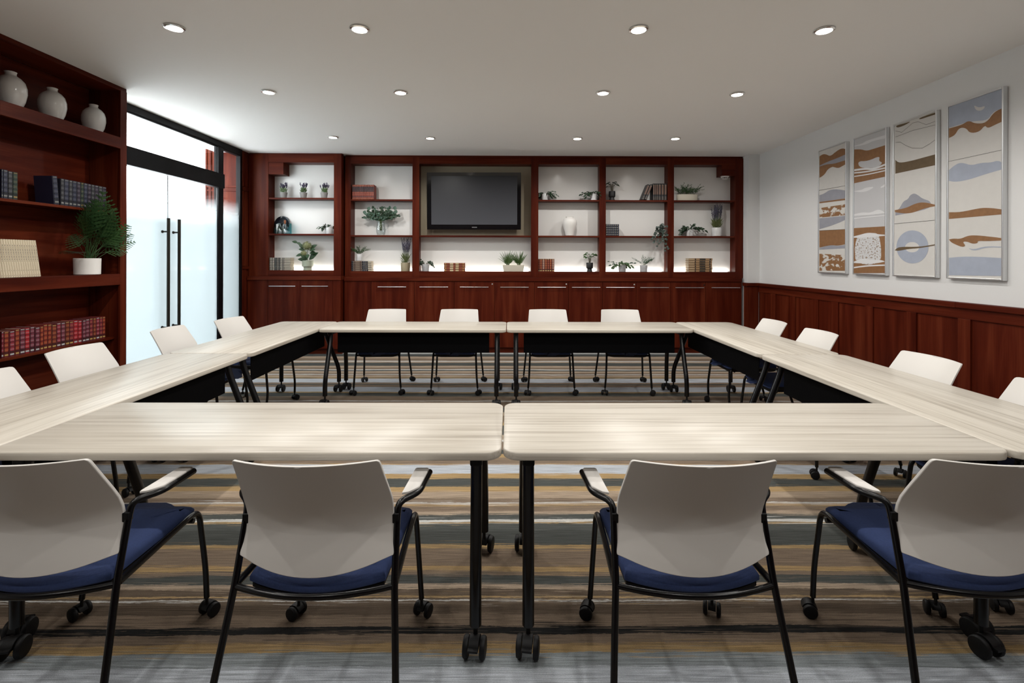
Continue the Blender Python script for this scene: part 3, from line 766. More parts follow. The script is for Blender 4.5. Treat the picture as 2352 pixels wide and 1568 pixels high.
# ------------------------------------------------------------------ chairs
def prof_y(z):
    P = [(0.40, -0.215), (0.47, -0.185), (0.52, -0.164), (0.57, -0.141), (0.62, -0.132), (0.67, -0.149), (0.73, -0.181), (0.84, -0.245), (0.95, -0.309)]
    for i in range(1, len(P) - 2):
        (a, ya), (b, yb) = P[i], P[i + 1]
        if a <= z <= b:
            t = (z - a) / (b - a); h = b - a
            ma = (P[i + 1][1] - P[i - 1][1]) / (P[i + 1][0] - P[i - 1][0]) * h
            mb_ = (P[i + 2][1] - P[i][1]) / (P[i + 2][0] - P[i][0]) * h
            return (2 * t ** 3 - 3 * t * t + 1) * ya + (t ** 3 - 2 * t * t + t) * ma + (3 * t * t - 2 * t ** 3) * yb + (t ** 3 - t * t) * mb_
    return P[1][1]
def make_chair():
    ch = empty('conference_chair', (0, 0, 0), 0)
    # backrest shell
    rows = [(0.515, 0.2335), (0.522, 0.2355), (0.55, 0.236), (0.575, 0.237), (0.5985, 0.2375), (0.600, 0.2255), (0.625, 0.2275), (0.65, 0.2285), (0.68, 0.2285), (0.71, 0.2255), (0.74, 0.222), (0.77, 0.2185), (0.795, 0.216), (0.815, 0.214), (0.824, 0.212), (0.8285, 0.208), (0.830, 0.2025)]
    NU = 20; th = 0.011
    mb = MB(); V = []
    for side in (0, 1):
        for (z, hwid) in rows:
            t = (z - 0.515) / (0.830 - 0.515)
            if z > 0.6: z = 0.6 + (z - 0.6) * 0.24 / 0.23
            for k in range(NU + 1):
                u = -1 + 2 * k / NU
                zz = z - 0.034 * (1 - u * u) * max(0.0, 1 - t * 2.2)
                x = u * hwid if abs(u) > 0.95 else u * min(hwid, 0.2275)
                y = prof_y(zz) - (0.042 + 0.012 * t) * (1 - (x / 0.228) ** 2) + side * th
                V.append((x, y, zz))
    R, N1 = len(rows), NU + 1
    Fc = []
    for i in range(R - 1):
        for k in range(NU):
            a = i * N1 + k
            Fc.append((a, a + 1, a + 1 + N1, a + N1))
            b = a + R * N1
            Fc.append((b, b + N1, b + 1 + N1, b + 1))
    off = R * N1
    for i in range(R - 1):
        a, b = i * N1, (i + 1) * N1
        Fc.append((a, b, b + off, a + off))
        a, b = i * N1 + NU, (i + 1) * N1 + NU
        Fc.append((a, a + off, b + off, b))
    for k in range(NU):
        Fc.append((k, k + off, k + 1 + off, k + 1))
        a = (R - 1) * N1 + k
        Fc.append((a, a + 1, a + 1 + off, a + off))
    mb.add(V, Fc)
    bk = mb.obj('backrest', SHELLM, ch, smooth=True, bevel=0.003, seg=2)
    # seat cushion and pan
    def outline(ins):
        pts = []
        n = 12
        hb, hf = 0.208 - ins, 0.212 - ins
        for k in range(n + 1):                      # rear edge, bulging backwards
            u = -1 + 2 * k / n
            pts.append((u * hb, -0.155 + ins - 0.052 * (1 - u * u)))
        for k in range(1, 6): pts.append((hb + (hf - hb) * k / 6, -0.155 + ins + 0.40 * k / 6))
        for k in range(7):
            a = k / 6 * PI / 2
            pts.append((hf - 0.04 + 0.04 * math.cos(a), 0.245 - ins + 0.035 * math.sin(a)))
        for k in range(7):
            a = PI / 2 + k / 6 * PI / 2
            pts.append((-hf + 0.04 + 0.04 * math.cos(a), 0.245 - ins + 0.035 * math.sin(a)))
        for k in range(5, 0, -1): pts.append((-(hb + (hf - hb) * k / 6), -0.155 + ins + 0.40 * k / 6))
        return pts
    def dish(x, y): return -0.006 * max(0, 1 - (x / 0.2) ** 2) - 0.016 * max(0, (y - 0.16) / 0.12) ** 2
    rg = []
    for ins, z, dk in ((0.008, 0.424, 0.4), (0.0, 0.432, 0.4), (0.0, 0.446, 0.7), (0.006, 0.457, 1), (0.02, 0.464, 1), (0.05, 0.467, 1), (0.11, 0.468, 1), (0.17, 0.468, 1)):
        rg.append([(x, y, z + dk * dish(x, y)) for x, y in outline(ins)])
    MB().rings(rg).obj('seat', BLUE, ch, smooth=True)
    MB().rings([[(x, y, z + 0.4 * dish(x, y)) for x, y in outline(i_)] for i_, z in ((0.035, 0.392), (0.014, 0.400), (0.006, 0.410), (0.006, 0.4225))]).obj('seat_pan', BLKPLAST, ch, smooth=True)
    # frames
    for s in (-1, 1):
        rear = fillet([(s * 0.272, -0.288, 0.075), (s * 0.2405, -0.176, 0.44), (s * 0.236, -0.122, 0.612), (s * 0.238, -0.108, 0.651), (s * 0.292, -0.048, 0.654), (s * 0.303, 0.10, 0.656)], 0.03, 5)
        MB().tube(rear, 0.0105, 12).obj('rear_leg', BLKTUBE, ch, smooth=True)
        front = fillet([(s * 0.2405, -0.172, 0.432), (s * 0.226, 0.10, 0.432), (s * 0.222, 0.265, 0.435), (s * 0.233, 0.293, 0.19), (s * 0.2425, 0.285, 0.075)], 0.05, 6)
        MB().tube(front, 0.0105, 12).obj('front_leg', BLKTUBE, ch, smooth=True)
        pad = [(0.243, -0.085), (0.262, -0.078), (0.292, -0.043), (0.3015, 0.095), (0.296, 0.104), (0.258, 0.104), (0.252, 0.098)]
        if s < 0: pad = [(-x, y) for x, y in reversed(pad)]
        cx = sum(p[0] for p in pad) / 7; cy = sum(p[1] for p in pad) / 7
        def sc(f): return [(cx + (x - cx) * f, cy + (y - cy) * f) for x, y in pad]
        MB().rings([[(x, y, 0.6605) for x, y in sc(0.96)], [(x, y, 0.663) for x, y in pad], [(x, y, 0.6685) for x, y in pad], [(x, y, 0.671) for x, y in sc(0.95)]]).obj('arm_pad', SHELLM, ch, smooth=True)
        MB().box(s * 0.222, s * 0.243, -0.135, -0.112, 0.595, 0.625).obj('back_clip', BLKPLAST, ch, bevel=0.003)
    cb = [(0.2405 * u, -0.176 - 0.052 * (1 - u * u), 0.43) for u in [-1 + 2 * k / 14 for k in range(15)]]
    MB().tube(cb, 0.0095, 10).obj('rear_crossbar', BLKTUBE, ch, smooth=True)
    MB().tube([(-0.222, 0.235, 0.405), (0.222, 0.235, 0.405)], 0.0095, 10).obj('front_crossbar', BLKTUBE, ch, smooth=True)
    return ch
proto = make_chair()
casts = [((-0.2425, 0.285), 1.2), ((0.2425, 0.285), -0.4), ((-0.272, -0.288), 2.2), ((0.272, -0.288), 0.7)]
for (x, y), rz in casts:
    caster_parts(proto, (x, y, 0), rz, 0.0265, 0.034, 0.085)
index_kids()
LEFT_X, RIGHT_X = -2.71, 2.42
chairs = [
    ((-1.432, 1.685), 0.02, 'pale grey and navy armchair in the near row, leftmost one cut by the frame'),
    ((-0.585, 1.682), 0.0, 'pale grey and navy armchair in the near row, left of the table seam'),
    ((0.568, 1.682), 0.0, 'pale grey and navy armchair in the near row, right of the table seam'),
    ((1.455, 1.685), -0.02, 'pale grey and navy armchair in the near row, rightmost one cut by the frame'),
    ((-1.385, 5.47), PI + 0.05, 'pale grey armchair at the far tables, leftmost of four'),
    ((-0.567, 5.47), PI + 0.0, 'pale grey armchair at the far tables, second from the left'),
    ((0.447, 5.47), PI, 'pale grey armchair at the far tables, third from the left'),
    ((1.268, 5.47), PI - 0.05, 'pale grey armchair at the far tables, rightmost of four'),
    ((-2.405, 2.455), -PI / 2, 'pale grey armchair on the left side, nearest the camera and cut by the frame'),
    ((-2.56, 3.228), -PI / 2, 'pale grey armchair on the left side in front of the row of red books'),
    ((-2.59, 4.15), -PI / 2 + 0.03, 'pale grey armchair on the left side below the door pull handles'),
    ((-2.46, 4.79), -PI / 2 - 0.10, 'pale grey armchair on the left side, farthest from the camera'),
    ((2.285, 4.71), PI / 2, 'pale grey armchair on the right side, farthest from the camera'),
    ((2.295, 4.02), PI / 2, 'pale grey armchair on the right side, second from the far end'),
    ((2.29, 2.97), PI / 2, 'pale grey armchair on the right side below the largest-looking framed picture'),
    ((2.285, 2.247), PI / 2, 'pale grey armchair at the right picture edge, nearest the camera on its side'),
]
for i, ((x, y), rz, lab) in enumerate(chairs):
    c = proto if i == 0 else copy_tree(proto)
    c.location = (x, y, 0); c.rotation_euler = (0, 0, rz)
    setp(c, lab, 'chair', 'conference chairs around the hollow square of tables')
# ------------------------------------------------------------------ television
def text_mesh(txt, size):
    cu = bpy.data.curves.new('lettering', 'FONT'); cu.body = txt; cu.size = size
    cu.align_x = 'CENTER'; cu.align_y = 'CENTER'; cu.extrude = 0.0004
    to = bpy.data.objects.new('lettering', cu); COL.objects.link(to)
    dg = bpy.context.evaluated_depsgraph_get()
    me = bpy.data.meshes.new_from_object(to.evaluated_get(dg))
    bpy.data.objects.remove(to, do_unlink=True); bpy.data.curves.remove(cu)
    return me
TVY = YMAIN + 0.055
c0 = onY(981.5, 396, TVY); c1 = onY(1196.5, 527, TVY)
tv = empty('television', ((c0.x + c1.x) / 2, TVY + 0.06, c1.z), 0, 'black flat television mounted in the taupe shelving niche', 'television')
W2, HH = (c1.x - c0.x) / 2, c0.z - c1.z
tv.rotation_euler = (math.radians(3.0), 0, math.radians(-0.8))
GLOSSBLK = mat('piano_black_bezel', (0.006, 0.006, 0.007), 0.06, coat=0.6)
s0 = onY(991, 404, TVY); s1 = onY(1188, 515.5, TVY)
sx0, sx1, sz1, sz0 = s0.x - tv.location.x, s1.x - tv.location.x, s0.z - c1.z, s1.z - c1.z
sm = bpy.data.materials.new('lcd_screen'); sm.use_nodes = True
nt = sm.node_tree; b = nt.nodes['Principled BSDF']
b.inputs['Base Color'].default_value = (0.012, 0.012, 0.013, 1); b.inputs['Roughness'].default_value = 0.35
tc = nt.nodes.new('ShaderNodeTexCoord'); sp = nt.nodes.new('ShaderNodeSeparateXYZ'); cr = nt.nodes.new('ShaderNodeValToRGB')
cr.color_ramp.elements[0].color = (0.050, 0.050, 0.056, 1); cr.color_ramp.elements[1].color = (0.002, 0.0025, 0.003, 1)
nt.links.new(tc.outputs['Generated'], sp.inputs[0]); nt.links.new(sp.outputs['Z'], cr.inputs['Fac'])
nt.links.new(cr.outputs['Color'], b.inputs['Emission Color']); b.inputs['Emission Strength'].default_value = 1.0  # painted glow: grey gradient in the emission, brighter towards the bottom
fr = MB()
yb = -0.06
fr.box(-W2, sx0, yb, 0.0, 0, HH); fr.box(sx1, W2, yb, 0, 0, HH); fr.box(sx0, sx1, yb, 0, 0, sz0); fr.box(sx0, sx1, yb, 0, sz1, HH)
fr.obj('bezel', GLOSSBLK, tv)
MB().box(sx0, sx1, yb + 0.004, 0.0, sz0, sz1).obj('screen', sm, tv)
MB().box(-W2 * 0.8, W2 * 0.8, 0, 0.04, HH * 0.12, HH * 0.88).obj('rear_housing', BLKPLAST, tv, bevel=0.01)
MB().box(-0.15, 0.15, 0.04, DEP - 0.13, HH * 0.4, HH * 0.6).obj('wall_bracket', BLKPLAST, tv)
SILV = mat('silver_print', (0.6, 0.6, 0.62), 0.4)
lt = link_mesh('lettering', text_mesh('SAMSUNG', 0.017), SILV, tv)
lt.location = (onY(1090, 521, TVY).x - tv.location.x, yb - 0.0008, onY(1090, 521.5, TVY).z - c1.z); lt.rotation_euler = (PI / 2, 0, 0)

# ------------------------------------------------------------------ framed pictures
AX = XR - 0.035
CREAM = mat('art_cream', (0.60, 0.585, 0.56), 0.6, noise=0.04, nscale=(20, 20, 20))
PALE = mat('art_pale_grey', (0.52, 0.52, 0.535), 0.6)
ABR = mat('art_brown', (0.24, 0.115, 0.045), 0.6, noise=0.25, nscale=(30, 30, 30))
ADK = mat('art_dark_brown', (0.115, 0.075, 0.035), 0.6, noise=0.3, nscale=(25, 25, 25))
AGR = mat('art_slate_grey', (0.285, 0.29, 0.33), 0.6, noise=0.12, nscale=(18, 18, 18))
ABL = mat('art_grey_blue', (0.345, 0.38, 0.46), 0.6, noise=0.12, nscale=(14, 14, 14))
AWH = mat('art_white', (0.68, 0.68, 0.69), 0.6)
ALN = mat('art_ink_line', (0.03, 0.025, 0.02), 0.6)
def speckle(name, a, b_, sc, th):
    mt = bpy.data.materials.new(name); mt.use_nodes = True
    nt = mt.node_tree; bs = nt.nodes['Principled BSDF']; bs.inputs['Roughness'].default_value = 0.6
    tc = nt.nodes.new('ShaderNodeTexCoord'); mp = nt.nodes.new('ShaderNodeMapping'); mp.inputs['Scale'].default_value = sc
    n = nt.nodes.new('ShaderNodeTexNoise'); n.inputs['Scale'].default_value = 1; n.inputs['Detail'].default_value = 6
    cr = nt.nodes.new('ShaderNodeValToRGB'); cr.color_ramp.elements[0].position = th; cr.color_ramp.elements[1].position = th + 0.05
    cr.color_ramp.elements[0].color = (*a, 1); cr.color_ramp.elements[1].color = (*b_, 1)
    nt.links.new(tc.outputs['Object'], mp.inputs[0]); nt.links.new(mp.outputs[0], n.inputs['Vector']); nt.links.new(n.outputs['Fac'], cr.inputs['Fac']); nt.links.new(cr.outputs[0], bs.inputs['Base Color'])
    return mt
ASP = speckle('art_sponged_brown', (0.24, 0.115, 0.045), (0.60, 0.585, 0.55), (10, 12, 22), 0.52)
ASG = speckle('art_sponged_grey', (0.26, 0.19, 0.13), (0.60, 0.60, 0.61), (30, 40, 70), 0.40)
def band(pts, wd):
    up = [(x, y - wd) for x, y in pts]; dn = [(x, y + wd) for x, y in reversed(pts)]
    return up + dn
def ell(cx, cy, rx, ry, n=28): return [(cx + rx * math.cos(2 * PI * k / n), cy + ry * math.sin(2 * PI * k / n)) for k in range(n)]
arts = [
 dict(x=(157, 363), lab='tall silver framed picture of brown and grey mountains, farthest from the camera', bg=CREAM, lines=[[(160, 856), (365, 818)], [(160, 1151), (365, 1140)]], sh=[
  (ABR, [(165, 605), (190, 588), (215, 590), (245, 605), (285, 570), (325, 545), (362, 550), (362, 590), (290, 620), (235, 640), (165, 672)]),
  (AGR, [(165, 672), (235, 640), (290, 620), (362, 588), (362, 632), (330, 640), (270, 660), (220, 662), (165, 680)]),
  (ABR, [(165, 680), (220, 662), (270, 660), (330, 640), (362, 632), (362, 660), (335, 675), (305, 692), (275, 685), (260, 680), (225, 700), (205, 735), (180, 755), (165, 762)]),
  (AGR, [(165, 890), (200, 878), (240, 850), (290, 845), (362, 855), (362, 910), (270, 930), (165, 940)]),
  (ABR, [(165, 940), (270, 926), (362, 912), (362, 925), (260, 938), (165, 950)]),
  (ASP, [(165, 985), (362, 955), (362, 1035), (165, 1055)]),
  (AGR, [(165, 1060), (270, 1050), (362, 1040), (362, 1070), (280, 1105), (165, 1140)]),
  (ABR, [(165, 1152), (362, 1141), (362, 1250), (300, 1262), (250, 1255), (165, 1275)]),
  (AGR, [(165, 1277), (250, 1256), (300, 1263), (362, 1255), (362, 1280), (165, 1290)]),
  (ASP, [(165, 1320), (362, 1330), (362, 1445), (165, 1445)])]),
 dict(x=(413, 658), lab='tall silver framed picture of white ice against brown, second from the far end', bg=PALE, lines=[], sh=[
  (AWH, [(418, 528), (480, 510), (510, 490), (560, 475), (656, 445), (656, 470), (560, 490), (500, 520), (418, 533)]),
  (ABR, [(418, 555), (470, 552), (510, 565), (560, 550), (656, 520), (656, 752), (418, 803)]),
  (PALE, [(445, 640), (520, 640), (610, 600), (600, 640), (630, 650), (600, 680), (560, 690), (460, 690)]),
  (AWH, band([(418, 707), (500, 695), (560, 700), (656, 662)], 7)), (AWH, band([(418, 727), (520, 717), (656, 688)], 5)), (AWH, band([(418, 753), (530, 736), (656, 707)], 4)),
  (AWH, [(418, 860), (480, 850), (500, 835), (580, 825), (500, 870), (418, 863)]), (AWH, [(610, 830), (656, 805), (656, 822), (620, 838)]),
  (AWH, [(418, 1030), (480, 1015), (540, 1020), (590, 995), (620, 1000), (650, 1020), (560, 1035), (418, 1042)]), (AWH, band([(418, 1062), (530, 1050), (654, 1038)], 4)),
  (ABR, [(417, 1132), (655, 1118), (655, 1462), (417, 1465)]),
  (ASG, [(440, 1195), (480, 1175), (560, 1165), (600, 1175), (612, 1230), (620, 1290), (618, 1370), (560, 1400), (480, 1400), (430, 1360), (425, 1280)]),
  (AWH, [(417, 1192), (450, 1185), (530, 1162), (600, 1178), (654, 1180), (654, 1188), (600, 1192), (540, 1200), (417, 1203)]),
  (AWH, [(417, 1378), (480, 1352), (540, 1365), (620, 1365), (652, 1378), (560, 1395), (417, 1388)]), (AWH, band([(417, 1422), (520, 1408), (652, 1404)], 5))]),
 dict(x=(705, 1028), lab='tall silver framed picture with a grey ring at the bottom, third from the far end', bg=CREAM,
  lines=[[(724, 418), (770, 428), (810, 395), (850, 360), (890, 350), (950, 372), (1022, 345)], [(724, 463), (850, 415), (1022, 372)], [(724, 503), (760, 500), (800, 525), (850, 545), (920, 545), (970, 515), (1022, 480)], [(716, 1100), (1022, 1073)]], sh=[
  (ADK, [(728, 378), (790, 362), (840, 345), (800, 372), (750, 392), (729, 392)]), (ADK, [(895, 325), (960, 300), (1022, 281), (1022, 295), (950, 318), (900, 335)]),
  (ADK, [(722, 630), (750, 655), (850, 635), (940, 610), (1022, 588), (1022, 668), (722, 732)]),
  (AGR, [(755, 985), (780, 935), (815, 920), (830, 890), (860, 875), (890, 890), (920, 915), (985, 935), (985, 990), (722, 1040), (722, 1012)]),
  (ABR, [(718, 1000), (800, 985), (870, 950), (930, 940), (1020, 960), (1020, 970), (940, 985), (850, 1020), (790, 1025), (720, 1015)]),
  (ABL, ell(848, 1270, 118, 122)), (CREAM, ell(846, 1272, 52, 38)),
  (ADK, [(718, 1295), (745, 1268), (900, 1270), (1018, 1250), (1018, 1258), (900, 1280), (820, 1285), (745, 1300)])]),
 dict(x=(1102, 1520), lab='tall silver framed picture with a crescent moon over brown hills, nearest the camera', bg=CREAM, lines=[[(1112, 643), (1518, 555)]], sh=[
  (ABL, [(1116, 228), (1518, 92), (1518, 250), (1440, 275), (1400, 340), (1300, 345), (1230, 360), (1116, 395)]),
  (CREAM, [(1298, 228), (1320, 240), (1345, 246), (1382, 232), (1372, 258), (1340, 272), (1310, 262)]),
  (ABR, [(1116, 400), (1215, 372), (1260, 340), (1310, 365), (1390, 360), (1450, 275), (1518, 248), (1518, 345), (1460, 370), (1400, 400), (1380, 375), (1340, 425), (1270, 435), (1240, 395), (1190, 395), (1160, 450), (1116, 470)]),
  (ABL, [(1116, 705), (1170, 660), (1215, 650), (1280, 672), (1350, 652), (1430, 650), (1470, 635), (1518, 650), (1518, 698), (1400, 730), (1250, 780), (1160, 793), (1116, 785)]),
  (ABR, [(1116, 1015), (1200, 1015), (1340, 985), (1400, 982), (1518, 993), (1518, 1030), (1116, 1065)]),
  (ABR, [(1116, 1215), (1150, 1208), (1200, 1212), (1260, 1185), (1330, 1185), (1420, 1195), (1518, 1205), (1518, 1222), (1400, 1228), (1325, 1225), (1330, 1242), (1290, 1248), (1250, 1230), (1215, 1232), (1240, 1262), (1215, 1272), (1170, 1255), (1130, 1235)]),
  (ABL, [(1250, 1275), (1300, 1290), (1380, 1264), (1516, 1268), (1516, 1275), (1390, 1272), (1300, 1302)]),
  (ABL, [(1116, 1350), (1250, 1338), (1518, 1352), (1518, 1484), (1116, 1478)])])]
def az(zx, zy, X): return onX(1830 + zx / 3.2, 170 + zy / 3.2, X)
for A in arts:
    yl = az(A['x'][0], 900, AX).y; yr = az(A['x'][1], 900, AX).y
    z0, z1 = 1.267, 2.718
    r = empty('framed_picture', (XR, (yl + yr) / 2, z0), 0, A['lab'], 'picture', 'four tall framed pictures on the right wall')
    oy = (yl + yr) / 2
    hw = (yl - yr) / 2; fw = 0.014
    fx0, fx1 = AX - XR - 0.004, -0.002
    for nm, (a0, a1, b0, b1) in {'frame_side': (-hw, -hw + fw, 0, z1 - z0)}.items():
        MB().box(fx0, fx1, a0, a1, b0, b1).obj(nm, ALU, r, bevel=0.003)
    MB().box(fx0, fx1, hw - fw, hw, 0, z1 - z0).obj('frame_side', ALU, r, bevel=0.003)
    MB().box(fx0, fx1, -hw + fw, hw - fw, 0, fw).obj('frame_bottom', ALU, r, bevel=0.003)
    MB().box(fx0, fx1, -hw + fw, hw - fw, z1 - z0 - fw, z1 - z0).obj('frame_top', ALU, r, bevel=0.003)
    MB().box(AX - XR + 0.004, fx1, -hw + fw, hw - fw, fw, z1 - z0 - fw).obj('board', A['bg'], r)
    lim = lambda v, a, b: max(a, min(b, v))
    lev = 0
    for mt, poly in A['sh'] + [(ALN, band(l, 1.1)) for l in A['lines']]:
        lev += 1
        xx = AX - XR + 0.004 - 0.0002 * lev
        P = []
        if mt is not ALN:                      # round the brush outline, keep its corners at the frame
            for _ in range(2):
                q2 = []
                for i_, (x_, y_) in enumerate(poly):
                    if x_ < A['x'][0] + 22 or x_ > A['x'][1] - 14: q2.append((x_, y_)); continue
                    (xp_, yp_), (xn_, yn_) = poly[i_ - 1], poly[(i_ + 1) % len(poly)]
                    q2 += [(x_ * .75 + xp_ * .25, y_ * .75 + yp_ * .25), (x_ * .75 + xn_ * .25, y_ * .75 + yn_ * .25)]
                poly = q2
        for (zx, zy) in poly:
            q = az(zx, zy, AX)
            P.append((xx, lim(q.y - oy, -hw + fw, hw - fw), lim(q.z - z0, fw, z1 - z0 - fw)))
        MB().add(P, [tuple(range(len(P)))]).obj('painted_shape' if mt is not ALN else 'ink_line', mt, r)

# ------------------------------------------------------------------ books
def bookmat(name, base, bands, edge=None):
    """base leather colour; bands = [(z, colour), ...] printed on the spine only"""
    mt = bpy.data.materials.new(name); mt.use_nodes = True
    nt = mt.node_tree; bs = nt.nodes['Principled BSDF']; L = nt.links.new
    bs.inputs['Roughness'].default_value = 0.5
    tc = nt.nodes.new('ShaderNodeTexCoord'); sp = nt.nodes.new('ShaderNodeSeparateXYZ'); L(tc.outputs['Object'], sp.inputs[0])
    cr = nt.nodes.new('ShaderNodeValToRGB'); cr.color_ramp.interpolation = 'CONSTANT'
    el = cr.color_ramp.elements
    el[0].position = 0; el[0].color = (*base, 1); el.remove(el[1])
    for z, c in bands:
        q = el.new(z); q.color = (*(c or base), 1)
    L(sp.outputs['Z'], cr.inputs['Fac'])
    mk = nt.nodes.new('ShaderNodeMath'); mk.operation = 'LESS_THAN'; mk.inputs[1].default_value = -0.487; L(sp.outputs['Y'], mk.inputs[0])
    ax = nt.nodes.new('ShaderNodeMath'); ax.operation = 'ABSOLUTE'; L(sp.outputs['X'], ax.inputs[0])
    lx = nt.nodes.new('ShaderNodeMath'); lx.operation = 'LESS_THAN'; lx.inputs[1].default_value = 0.36; L(ax.outputs[0], lx.inputs[0])
    mm = nt.nodes.new('ShaderNodeMath'); mm.operation = 'MULTIPLY'; L(mk.outputs[0], mm.inputs[0]); L(lx.outputs[0], mm.inputs[1])
    me_ = nt.nodes.new('ShaderNodeMix'); me_.data_type = 'RGBA'; me_.inputs['A'].default_value = (*base, 1); me_.inputs['B'].default_value = (*[c * 0.22 for c in (edge or base)], 1)  # darkened spine edges: shade of the gaps between books put into the colour
    L(mk.outputs[0], me_.inputs['Factor'])
    mx = nt.nodes.new('ShaderNodeMix'); mx.data_type = 'RGBA'; L(me_.outputs['Result'], mx.inputs['A'])
    L(mm.outputs[0], mx.inputs['Factor']); L(cr.outputs['Color'], mx.inputs['B']); L(mx.outputs['Result'], bs.inputs['Base Color'])
    return mt
PAGES = mat('cream_paper', (0.60, 0.53, 0.41), 0.8, noise=0.1, nscale=(60, 3, 3))
def unit_cover(ribs):
    m_ = MB()
    m_.box(-0.5, -0.42, -0.46, 0.5, 0, 1); m_.box(0.42, 0.5, -0.46, 0.5, 0, 1)
    pr = [(-0.5, -0.46), (-0.42, -0.49), (-0.2, -0.4995), (0.2, -0.4995), (0.42, -0.49), (0.5, -0.46)]
    m_.rings([[(x, y, z) for x, y in pr] for z in (0.0, 1.0)])
    for z in ribs:
        m_.box(-0.40, 0.40, -0.512, -0.49, z - 0.008, z + 0.008)
    return m_.mesh('cover')
COVER, COVERP = unit_cover((0.2, 0.38, 0.56, 0.74)), unit_cover(())
PB = MB().box(-0.42, 0.42, -0.45, 0.46, 0.018, 0.982).mesh('page_block'); PB.materials.append(PAGES)
_cov = {}
def cover_mesh(mt, ribs):
    k = (mt.name, ribs)
    if k not in _cov:
        me = (COVER if ribs else COVERP).copy(); me.materials.append(mt); _cov[k] = me
    return _cov[k]
def book(loc, rot, thick, depth, height, mt, label, group, ribs=True, numeral=None):
    r = empty('book', loc, 0, label, 'book', group)
    r.rotation_euler = rot; r.scale = (thick, depth, height)
    c = link_mesh('cover', cover_mesh(mt, ribs), None, r)
    link_mesh('page_block', PB, None, r)
    if numeral:
        n = link_mesh('numeral', numeral, None, c)
        n.location = (0, -0.5035, 0.18); n.rotation_euler = (PI / 2, 0, 0); n.scale = (1 / thick, 1 / height, 1)
    return r
ORD = ['first', 'second', 'third', 'fourth', 'fifth', 'sixth', 'seventh', 'eighth', 'ninth', 'tenth', 'eleventh', 'twelfth', 'thirteenth', 'fourteenth', 'fifteenth', 'sixteenth', 'seventeenth',
       'eighteenth', 'nineteenth', 'twentieth', 'twenty-first', 'twenty-second', 'twenty-third', 'twenty-fourth', 'twenty-fifth', 'twenty-sixth', 'twenty-seventh', 'twenty-eighth', 'twenty-ninth', 'thirtieth']
GOLD = (0.42, 0.27, 0.08); SILV_ = (0.42, 0.43, 0.43)
def bands_std(base, hi, g=GOLD, foot=True):
    bl = []
    if foot: bl += [(0.03, tuple(c * 0.45 for c in base)), (0.06, g), (0.12, tuple(c * 0.45 for c in base))]
    for k in range(4):
        z = 0.20 + 0.18 * k
        bl += [(z, tuple(c * 0.25 for c in base)), (z + 0.02, hi), (z + 0.065, tuple(0.78 * a + 0.22 * b for a, b in zip(hi, g))), (z + 0.105, hi)]
    bl += [(0.92, tuple(c * 0.3 for c in base)), (0.945, g), (0.965, base)]
    return bl
# left bookcase, dark row and red row: spines face the room (+X)
SPX = -3.612
red_m = []
for i, (base, hi, g) in enumerate([((0.10, 0.008, 0.010), (0.20, 0.018, 0.030), GOLD), ((0.15, 0.012, 0.008), (0.25, 0.03, 0.012), GOLD), ((0.09, 0.010, 0.018), (0.17, 0.03, 0.05), SILV_),
                                    ((0.28, 0.008, 0.014), (0.36, 0.012, 0.02), SILV_), ((0.12, 0.009, 0.016), (0.24, 0.02, 0.035), SILV_), ((0.11, 0.016, 0.008), (0.19, 0.028, 0.012), GOLD)]):
    red_m.append(bookmat('red_leather_%d' % i, base, bands_std(base, hi, g)))
rg = random.Random(7)
seq = [4, 1, 4, 1, 2, 3, 2, 2, 1, 1, 1, 5, 4, 2, 5, 0, 3, 3, 2, 2, 0, 5, 4, 0, 1]
wpx = [5, 10, 22, 35, 46, 59, 71, 82, 93, 101, 111, 120, 131, 141, 151, 161, 171, 181, 190, 198, 207, 215, 222, 230, 237, 244]
for i in range(len(wpx) - 1):
    y0 = onX(wpx[i], 780, SPX).y; y1 = onX(wpx[i + 1], 780, SPX).y
    h = rg.uniform(0.186, 0.202) if i < 15 else rg.uniform(0.188, 0.198)
    dp = rg.uniform(0.138, 0.15)
    book((SPX - dp / 2 - rg.uniform(0, 0.006), (y0 + y1) / 2, ZB3), (0, 0, PI / 2), (y1 - y0) * 0.96, dp, h, red_m[seq[i]], 'red leather book, %s from the left in the long red row' % ORD[i], 'red books in the left bookcase')
dark_m = []
for i, (base, hi, g) in enumerate([((0.008, 0.010, 0.030), (0.014, 0.018, 0.045), (0.16, 0.16, 0.15)), ((0.010, 0.022, 0.014), (0.014, 0.032, 0.020), (0.22, 0.15, 0.05)), ((0.012, 0.012, 0.020), (0.028, 0.030, 0.036), (0.2, 0.2, 0.2)), ((0.014, 0.008, 0.024), (0.022, 0.014, 0.032), (0.2, 0.2, 0.2))]):
    dark_m.append(bookmat('dark_leather_%d' % i, base, bands_std(base, hi, g)))
wp = [4.6, 9, 20, 31, 43]
for i in range(4):
    y0 = max(BK0 + 0.001, onX(wp[i], 430, SPX).y); y1 = onX(wp[i + 1], 430, SPX).y
    book((SPX - 0.078, (y0 + y1) / 2, ZB1), (0, 0, PI / 2), (y1 - y0) * 0.95, 0.15, [0.205, 0.205, 0.20, 0.20][i], dark_m[[0, 0, 2, 1][i]], 'dark leather book, %s from left in the group at the frame edge' % ORD[i], 'dark books in the left bookcase')
wp = [141, 149, 160, 168, 178, 187, 194, 203, 211, 219, 228, 237, 246]
for i in range(12):
    y0 = onX(wp[i], 450, SPX).y; y1 = onX(wp[i + 1], 450, SPX).y
    book((SPX - 0.078, (y0 + y1) / 2, ZB1), (0, 0, PI / 2), (y1 - y0) * 0.95, 0.15, 0.215 - 0.0006 * i, dark_m[[2, 0, 2, 0, 3, 1, 0, 3, 2, 3, 2, 3][i]], 'dark upright book, %s to the right of the leaning navy book' % ORD[i], 'dark books in the left bookcase')
y1 = onX(141, 480, SPX).y
